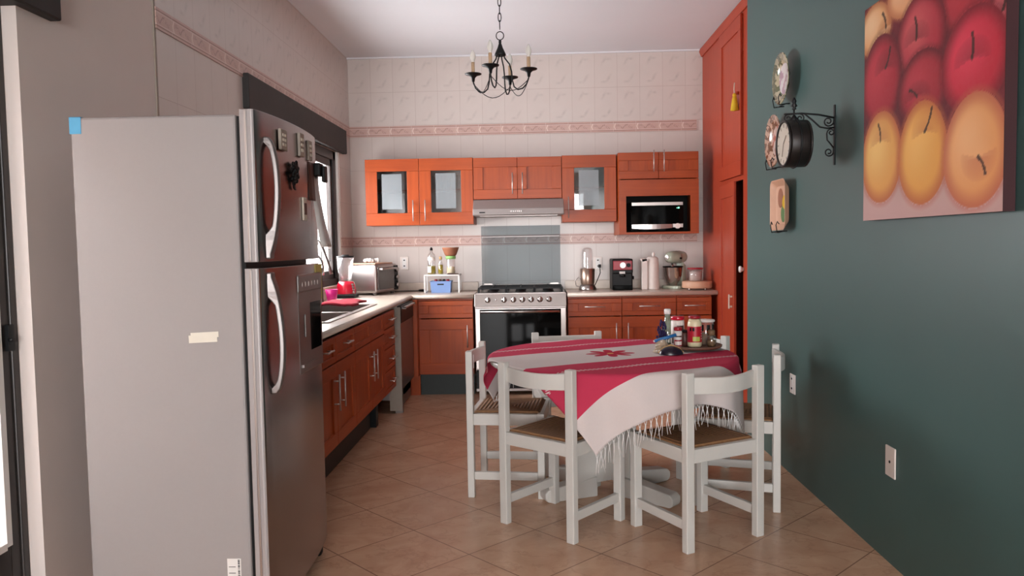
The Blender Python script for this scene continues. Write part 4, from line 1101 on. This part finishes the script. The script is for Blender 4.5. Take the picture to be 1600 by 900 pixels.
obj('pouch', b, 'eggplant', j)
obj('trim', B().tube([(-.064, .006, .008), (-.04, .006, .032), (0, .006, .047), (.04, .006, .032), (.064, .006, .008)], .004, 8), 'tan', j, label='tan edging')
obj('emblem', B().box(-.022, .022, -.0305, -.026, .02, .03, Matrix.Rotation(-.5, 3, 'X'), (0, .004, -.006)), 'magnet_a', j)

# ------------------------------------------------------------------ left worktop appliances
ZW = .9005
bl = thing('blender', 'red countertop blender with glass jug beside the toaster oven', 'blender', (-1.635, 6.62, ZW))
obj('base', B().box(-.09, .09, -.085, .085, 0, .035), 'black', bl, bevel=.01)
mo = obj('motor_housing', B().lathe([(.085, .036), (.086, .06), (.078, .11), (.066, .14), (0, .145)], (0, 0, 0), 32, sx=1, sy=1), 'red_plastic', bl)
b = B()
for k in range(4): b.cyl((.07-.002*k, -.045, .05+.022*k), (.083-.005*k, -.055, .05+.022*k), .009, seg=10)
obj('buttons', b, 'steel', mo)
obj('jug', B().lathe([(.045, .145), (.05, .16), (.07, .33), (.074, .345), (.071, .345), (.067, .33), (.047, .163), (0, .16)], (0, 0, 0), 24), 'cup_clear', bl)
obj('jug_handle', B().tube([(-.05, .05, .32), (-.085, .085, .31), (-.08, .08, .22), (-.045, .045, .18)], .008, 8), 'cup_clear', bl)
obj('lid', B().lathe([(0, .37), (.03, .37), (.032, .362), (.074, .36), (.074, .345), (0, .345)]), 'black', bl)
to = thing('toaster_oven', 'silver toaster oven set diagonally in the corner of the counter', 'toaster oven', (-1.50, 7.08, ZW), -math.radians(18)+PI/2)
# local: front faces -Y -> world +X side
w2, d2_ = .20, .15
obj('housing', B().box(-w2, w2, -d2_, d2_, .02, .275), 'steel', to, bevel=.022, seg=4)
fo = obj('glass_door', B().box(-w2+.02, w2-.085, -d2_-.012, -d2_+.004, .05, .25), 'oven_glass', to, bevel=.004)
obj('handle', B().cyl((-w2+.03, -d2_-.04, .235), (w2-.095, -d2_-.04, .235), .009).box(-w2+.035, -w2+.05, -d2_-.04, -d2_, .228, .242).box(w2-.11, w2-.1, -d2_-.04, -d2_, .228, .242), 'steel', fo)
obj('control_strip', B().box(w2-.078, w2-.006, -d2_-.008, -d2_+.004, .035, .26), 'black', to, bevel=.004)
for z_ in (.08, .15, .22): obj('knob', B().cyl((w2-.042, -d2_-.03, z_), (w2-.042, -d2_-.006, z_), .018), 'steel', to)
for sx in (-1, 1):
    for sy in (-1, 1): obj('foot', B().cyl((sx*(w2-.04), sy*(d2_-.04), 0), (sx*(w2-.04), sy*(d2_-.04), .022), .018, .022), 'brushed', to)
o = obj('crumb_board', B().box(-.16, .16, -.12, .12, 0, .012), 'beige', bevel=.003); o.location = (-1.50, 7.08, ZW+.276); o.rotation_euler.z = PI/2-math.radians(18); tag(o, 'thin wooden board lying on top of the toaster oven', 'board')
b = B(); random.seed(2)
for k in range(7): b.sphere((-.05+.018*k, random.uniform(-.02, .02), .018+.006*math.sin(k)), .022, .03, .02+.008*(k > 4), 10, 7)
o = obj('white_cloth', b, 'paper'); o.location = (-1.50, 7.04, ZW+.289); o.rotation_euler.z = .4; tag(o, 'crumpled white cloth on top of the toaster oven', 'cloth')
o = thing('plastic_cup', 'magenta plastic cup standing by the window behind the sink', 'cup', (-1.64, 6.16, ZW))
obj('bowl_of_cup', B().lathe([(0, 0), (.035, 0), (.05, .10), (.047, .10), (.033, .004), (0, .004)]), 'pink', o)
# draped red towel over the far edge of the sink
b = B(); vs = []; nx, ny = 14, 22
for j in range(ny+1):
    for i in range(nx+1):
        a = i/nx; t = j/ny
        vs.append((-1.56+.26*a+.02*math.sin(t*7), 5.42+.40*t+.015*math.sin(a*9), .914+.018*abs(math.sin(t*9+a*4))*(1-abs(2*a-1)**3)+.004))
b.add(vs, [(j*(nx+1)+i, j*(nx+1)+i+1, (j+1)*(nx+1)+i+1, (j+1)*(nx+1)+i) for j in range(ny) for i in range(nx)], True)
o = obj('dish_towel', b, 'towel_red', recalc=False); md = o.modifiers.new('thick', 'SOLIDIFY'); md.thickness = .014; md.offset = 1
tag(o, 'rumpled red dish towel lying at the far end of the sink', 'towel')
o = thing('wire_rack_stand', 'thin dark wire stand with a small basket by the window', 'rack', (-1.66, 5.97, ZW))
b = B(); b.cyl((0, 0, 0), (0, 0, .43), .004, seg=8); b.lathe([(0, .006), (.07, .006), (.07, 0), (0, 0)], (0, 0, 0), 20); obj('pole', b, 'iron', o)
b = B()
for zz in (.33, .42): b.tube([(.07*math.cos(2*PI*k/20), .05*math.sin(2*PI*k/20), zz) for k in range(20)], .002, 5, True)
for k in range(10): a = 2*PI*k/10; b.tube([(.07*math.cos(a), .05*math.sin(a), .42), (.07*math.cos(a), .05*math.sin(a), .33)], .0015, 4)
obj('basket', b, 'iron', o)
o = thing('cloth_rag', 'grey rag dangling from the wire stand by the window', 'cloth', (-1.62, 5.90, ZW+.45))
b = B(); b.tube([(-.05, 0, .04), (-.02, 0, .0), (.01, .0, -.08), (.035, 0, -.16), (.05, 0, -.22)], [.012, .016, .012, .012, .018], 8); obj('rag', b, 'brushed', o)
o = thing('storage_box', 'small white container on the counter behind the sink', 'container', (-1.69, 5.78, ZW))
obj('tub', B().box(-.05, .05, -.08, .08, 0, .085), 'white', o, bevel=.008); obj('spoon', B().cyl((.02, -.03, .07), (.06, .03, .11), .006), 'yellow', o)
# black plug cord lying on the counter
b = B(); b.tube([(-1.36, 7.26, .907), (-1.3, 7.36, .907), (-1.2, 7.37, .907), (-1.12, 7.36, .908)], .004, 6); b.cyl((-1.12, 7.36, .91), (-1.07, 7.35, .912), .009, .012)
o = obj('power_cord', b, 'black'); tag(o, 'black power cord lying on the counter beside the toaster oven', 'cord')

# shelf riser with bottles and basket
rs = thing('shelf_riser', 'small white shelf riser standing on the counter left of the stove', 'shelf', (-.87, 7.2, ZW))
obj('top', B().box(-.165, .165, -.09, .09, .155, .168), 'white', rs, bevel=.003)
for sx in (-1, 1): obj('side_frame', B().box(sx*.158-.007, sx*.158+.007, -.09, -.075, 0, .155).box(sx*.158-.007, sx*.158+.007, .075, .09, 0, .155).box(sx*.158-.007, sx*.158+.007, -.075, .075, .0, .012), 'white', rs)
ZS = ZW+.169
o = thing('oil_bottle', 'tall clear oil bottle with a black stopper on the white riser', 'bottle', (-.97, 7.19, ZS))
obj('glass_body', B().lathe([(0, 0), (.038, 0), (.040, .006), (.040, .16), (.033, .185), (.013, .205), (.012, .225), (0, .225)]), 'clear', o)
obj('oil', B().lathe(cylp(.036, .075, .004)), 'oil', o, label='golden oil'); obj('stopper', B().lathe([(0, .25), (.007, .25), (.013, .235), (.013, .222), (0, .222)]), 'black', o)
decal(o, .0405, -1.2, .0, .015, .075, 'paper', 'front_label')
decal(o, .0405, -1.0, 1.0, .13, .16, 'pale_plastic', 'shoulder_label')
o = thing('cork_bottle', 'short olive oil bottle with a cork on the white riser', 'bottle', (-.885, 7.18, ZS))
obj('glass_body', B().lathe([(0, 0), (.024, 0), (.026, .006), (.026, .09), (.012, .12), (.012, .135), (0, .135)]), 'clear', o)
obj('oil', B().lathe(cylp(.0235, .085, .003)), 'oil', o); obj('cork', B().lathe(cylp(.014, .03, .135)), 'tan', o)
o = thing('food_jar', 'clear jar with a light green lid on the white riser', 'jar', (-.79, 7.18, ZS))
obj('glass_body', B().lathe([(0, 0), (.042, 0), (.044, .006), (.044, .135), (.041, .14), (0, .14)]), 'cup_clear', o)
obj('contents', B().lathe(cylp(.038, .065, .004)), 'mayo', o); obj('lid', B().lathe(cylp(.047, .028, .14)), 'lime', o)
o = obj('clay_bowl', B().lathe([(0, 0), (.045, 0), (.055, .012), (.075, .065), (.08, .078), (.076, .078), (.05, .014), (0, .008)], (0, 0, 0), 32), 'clay'); o.location = (-.79, 7.18, ZS+.169); tag(o, 'brown clay bowl balanced on the green-lidded jar', 'bowl')
o = obj('matchbox', B().box(-.05, .0, -.02, .02, 0, .01).box(0, .05, -.02, .02, 0, .008), 'dark_bits'); o.location = (-.765, 7.125, ZS); tag(o, 'small flat dark box on the front edge of the white riser', 'box')
bk = thing('plastic_basket', 'blue woven plastic basket under the white riser', 'basket', (-.88, 7.17, ZW))
m, bs_ = base_mat('basket_weave', .5); v_, x, y, z = coords(); M['basket'] = m
gx = ((x+y)*90).frac(); gz = (z*80).frac(); hole = (gx > .35)*(gx < .75)*(gz > .35)*(gz < .75)
setcol(bs_, mixc(hole, '7595cb', '9fb4dc'))
b = B()
def taper(x, y, z0, z1, k, t):
    o_ = [(-x*k, -y*k, z0), (x*k, -y*k, z0), (x*k, y*k, z0), (-x*k, y*k, z0), (-x, -y, z1), (x, -y, z1), (x, y, z1), (-x, y, z1)]
    i_ = [(-x+t, -y+t, z1), (x-t, -y+t, z1), (x-t, y-t, z1), (-x+t, y-t, z1), (-x*k+t, -y*k+t, z0+t), (x*k-t, -y*k+t, z0+t), (x*k-t, y*k-t, z0+t), (-x*k+t, y*k-t, z0+t)]
    return o_+i_, [(3, 2, 1, 0), (0, 1, 5, 4), (1, 2, 6, 5), (2, 3, 7, 6), (3, 0, 4, 7), (4, 5, 9, 8), (5, 6, 10, 9), (6, 7, 11, 10), (7, 4, 8, 11), (8, 9, 13, 12), (9, 10, 14, 13), (10, 11, 15, 14), (11, 8, 12, 15), (12, 13, 14, 15)]
b.add(*taper(.095, .07, 0, .105, .92, .003), False); obj('tub', b, 'basket', bk)
obj('rim', B().box(-.098, .098, -.073, -.068, .098, .108).box(-.098, .098, .068, .073, .098, .108).box(-.098, -.093, -.07, .07, .098, .108).box(.093, .098, -.07, .07, .098, .108), 'blue_basket', bk)
obj('handle_slot', B().box(-.03, .03, -.0705, -.0675, .072, .084), 'black', bk)
for k, (xx, mt) in enumerate(((-.05, 'dark_red'), (-.012, 'dark_bits'), (.024, 'black'), (.06, 'dark_red'))):
    o = obj('spice_jar', B().lathe(cylp(.016, .118)), mt); o.location = (-.88+xx, 7.17, ZW+.004); tag(o, ['red-capped spice jar first from the left in the blue basket', 'brown spice jar second in the blue basket', 'black-capped spice jar third in the blue basket', 'red-capped spice jar last on the right in the blue basket'][k], 'jar', 'spice jars in the blue basket')

# ------------------------------------------------------------------ right worktop appliances
nb = thing('bullet_blender', 'rose metallic bullet blender with a clear tall cup right of the stove', 'blender', (.475, 7.2, ZW))
obj('base', B().lathe([(0, 0), (.08, 0), (.082, .01), (.07, .04), (.06, .055), (0, .055)]), 'steel', nb)
obj('motor_housing', B().lathe([(.06, .055), (.064, .07), (.068, .195), (.062, .2), (0, .2)]), 'rose_metal', nb)
obj('cup', B().lathe([(.052, .2), (.05, .34), (.045, .375), (.03, .39), (0, .392)]), 'cup_clear', nb)
b = B(); b.tube([(-.06, .0, .03), (-.105, .0, .04), (-.115, .0, .09), (-.08, .0, .12), (-.066, .0, .1)], .0045, 6); obj('cup_handle', b, 'steel', nb)
b = B(); b.tube([(.605, 7.42, 1.12), (.61, 7.40, 1.05), (.58, 7.40, .98), (.55, 7.34, .93), (.56, 7.26, .905)], .004, 6); b.box(.592, .618, 7.40, 7.425, 1.1, 1.13)
o = obj('power_cord', b, 'black'); tag(o, 'black power cord with plug hanging from the right wall outlet', 'cord')
es = thing('coffee_machine', 'black espresso machine with a red front panel on the right counter', 'coffee maker', (.785, 7.19, ZW))
obj('body', B().box(-.093, .093, -.10, .15, 0, .285).box(-.093, .093, -.12, -.05, .15, .285), 'black', es, bevel=.010)
obj('drip_tray', B().box(-.09, .09, -.125, -.05, 0, .045), 'black_gloss', es, bevel=.005)
fp = obj('front_panel', B().box(-.086, .086, -.126, -.118, .185, .268), 'dark_red', es, bevel=.004, label='glossy red panel')
obj('dial', B().cyl((0.0, -.142, .228), (0.0, -.126, .228), .026, seg=24), 'steel', fp); obj('side_knob', B().cyl((.052, -.14, .228), (.052, -.126, .228), .018, seg=20), 'black', fp)
obj('logo', B().box(-.03, .022, -.1225, -.12, .15, .172), 'paper', es)
obj('filter_holder', B().cyl((0, -.115, .15), (0, -.115, .12), .025).cyl((0, -.12, .135), (.01, -.16, .13), .008), 'black', es)
obj('steam_knob', B().cyl((.093, -.03, .11), (.112, -.03, .11), .016), 'black', es)
pt = thing('thermos_pitcher', 'tall off-white plastic pitcher on the right counter', 'pitcher', (1.045, 7.15, ZW))
obj('body', B().lathe([(0, 0), (.06, 0), (.062, .01), (.058, .2), (.054, .285), (.04, .298), (0, .30)], (.02, 0, 0), 28, sx=1, sy=.9), 'pale_plastic', pt)
obj('handle', B().box(-.085, -.03, -.055, -.015, 0.0, .285).prism([(-.1, .285), (-.02, .285), (-.02, .262), (-.08, .25)], 'y', -.055, -.015), 'pale_plastic', pt, bevel=.006)
obj('lid_knob', B().lathe([(0, .34), (.012, .335), (.014, .32), (.01, .3), (0, .3)], (.03, 0, 0), 14), 'pale_plastic', pt)
mxr = thing('stand_mixer', 'pale mint stand mixer with a steel bowl on the right counter', 'mixer', (1.30, 7.25, ZW), -.80)
obj('foot_base', B().prism(rrect(.10, .115, .05), 'z', 0, .03), 'mint', mxr, bevel=.008)
obj('column', B().prism([(.03, .03), (.11, .03), (.10, .22), (.05, .25)], 'x', -.04, .04), 'mint', mxr, bevel=.015, seg=3)
Rh = Matrix.Rotation(PI/2, 3, 'X')
obj('motor_head', B().lathe([(0, .145), (.03, .14), (.055, .11), (.064, .05), (.066, -.04), (.058, -.1), (.035, -.125), (0, -.13)], (0, .0, .29), 24, Rh, .95, .9) , 'mint', mxr)
obj('trim_band', B().lathe([(.067, -.006), (.067, .006)], (0, .0, .29), 24, Rh, .96, .91), 'steel', mxr)
obj('attachment_cap', B().cyl((0, -.148, .29), (0, -.13, .29), .022), 'steel', mxr); obj('speed_knob', B().cyl((.055, -.02, .28), (.075, -.02, .28), .009).cyl((-.075, -.02, .262), (-.055, -.02, .262), .008), 'black', mxr)
obj('beater_shaft', B().cyl((0, -.06, .245), (0, -.06, .15), .012), 'steel', mxr)
obj('bowl', B().lathe([(0, .032), (.035, .032), (.04, .045), (.06, .07), (.08, .12), (.088, .2), (.091, .205), (.086, .2), (.076, .12), (0, .05)], (0, -.05, 0), 32), 'chrome', mxr, label='polished steel bowl')
obj('bowl_band', B().lathe([(.0885, .196), (.093, .2), (.093, .208), (.0885, .206)], (0, -.05, 0), 32), 'black', mxr)
cb = thing('round_baking_dish', 'round beige wooden box on short feet at the right end of the counter', 'dish', (1.44, 7.0, ZW))
obj('dish', B().lathe([(0, .018), (.128, .018), (.132, .026), (.132, .072), (.126, .078), (0, .078)]), 'beige', cb)
for a in (.6, 2.2, 3.8, 5.3): obj('foot', B().cyl((.1*math.cos(a), .1*math.sin(a), 0), (.1*math.cos(a), .1*math.sin(a), .02), .012), 'steel', cb)
fc = thing('food_container', 'clear plastic container with a red lid on the round beige box', 'container', (1.425, 7.0, ZW+.0785))
obj('tub', B().lathe([(0, 0), (.055, 0), (.066, .105), (.063, .105), (.053, .004), (0, .004)]), 'cup_clear', fc); obj('contents', B().lathe(cylp(.05, .08, .004)), 'pale_plastic', fc)
obj('lid', B().lathe(cylp(.07, .014, .105)), 'dark_red', fc)
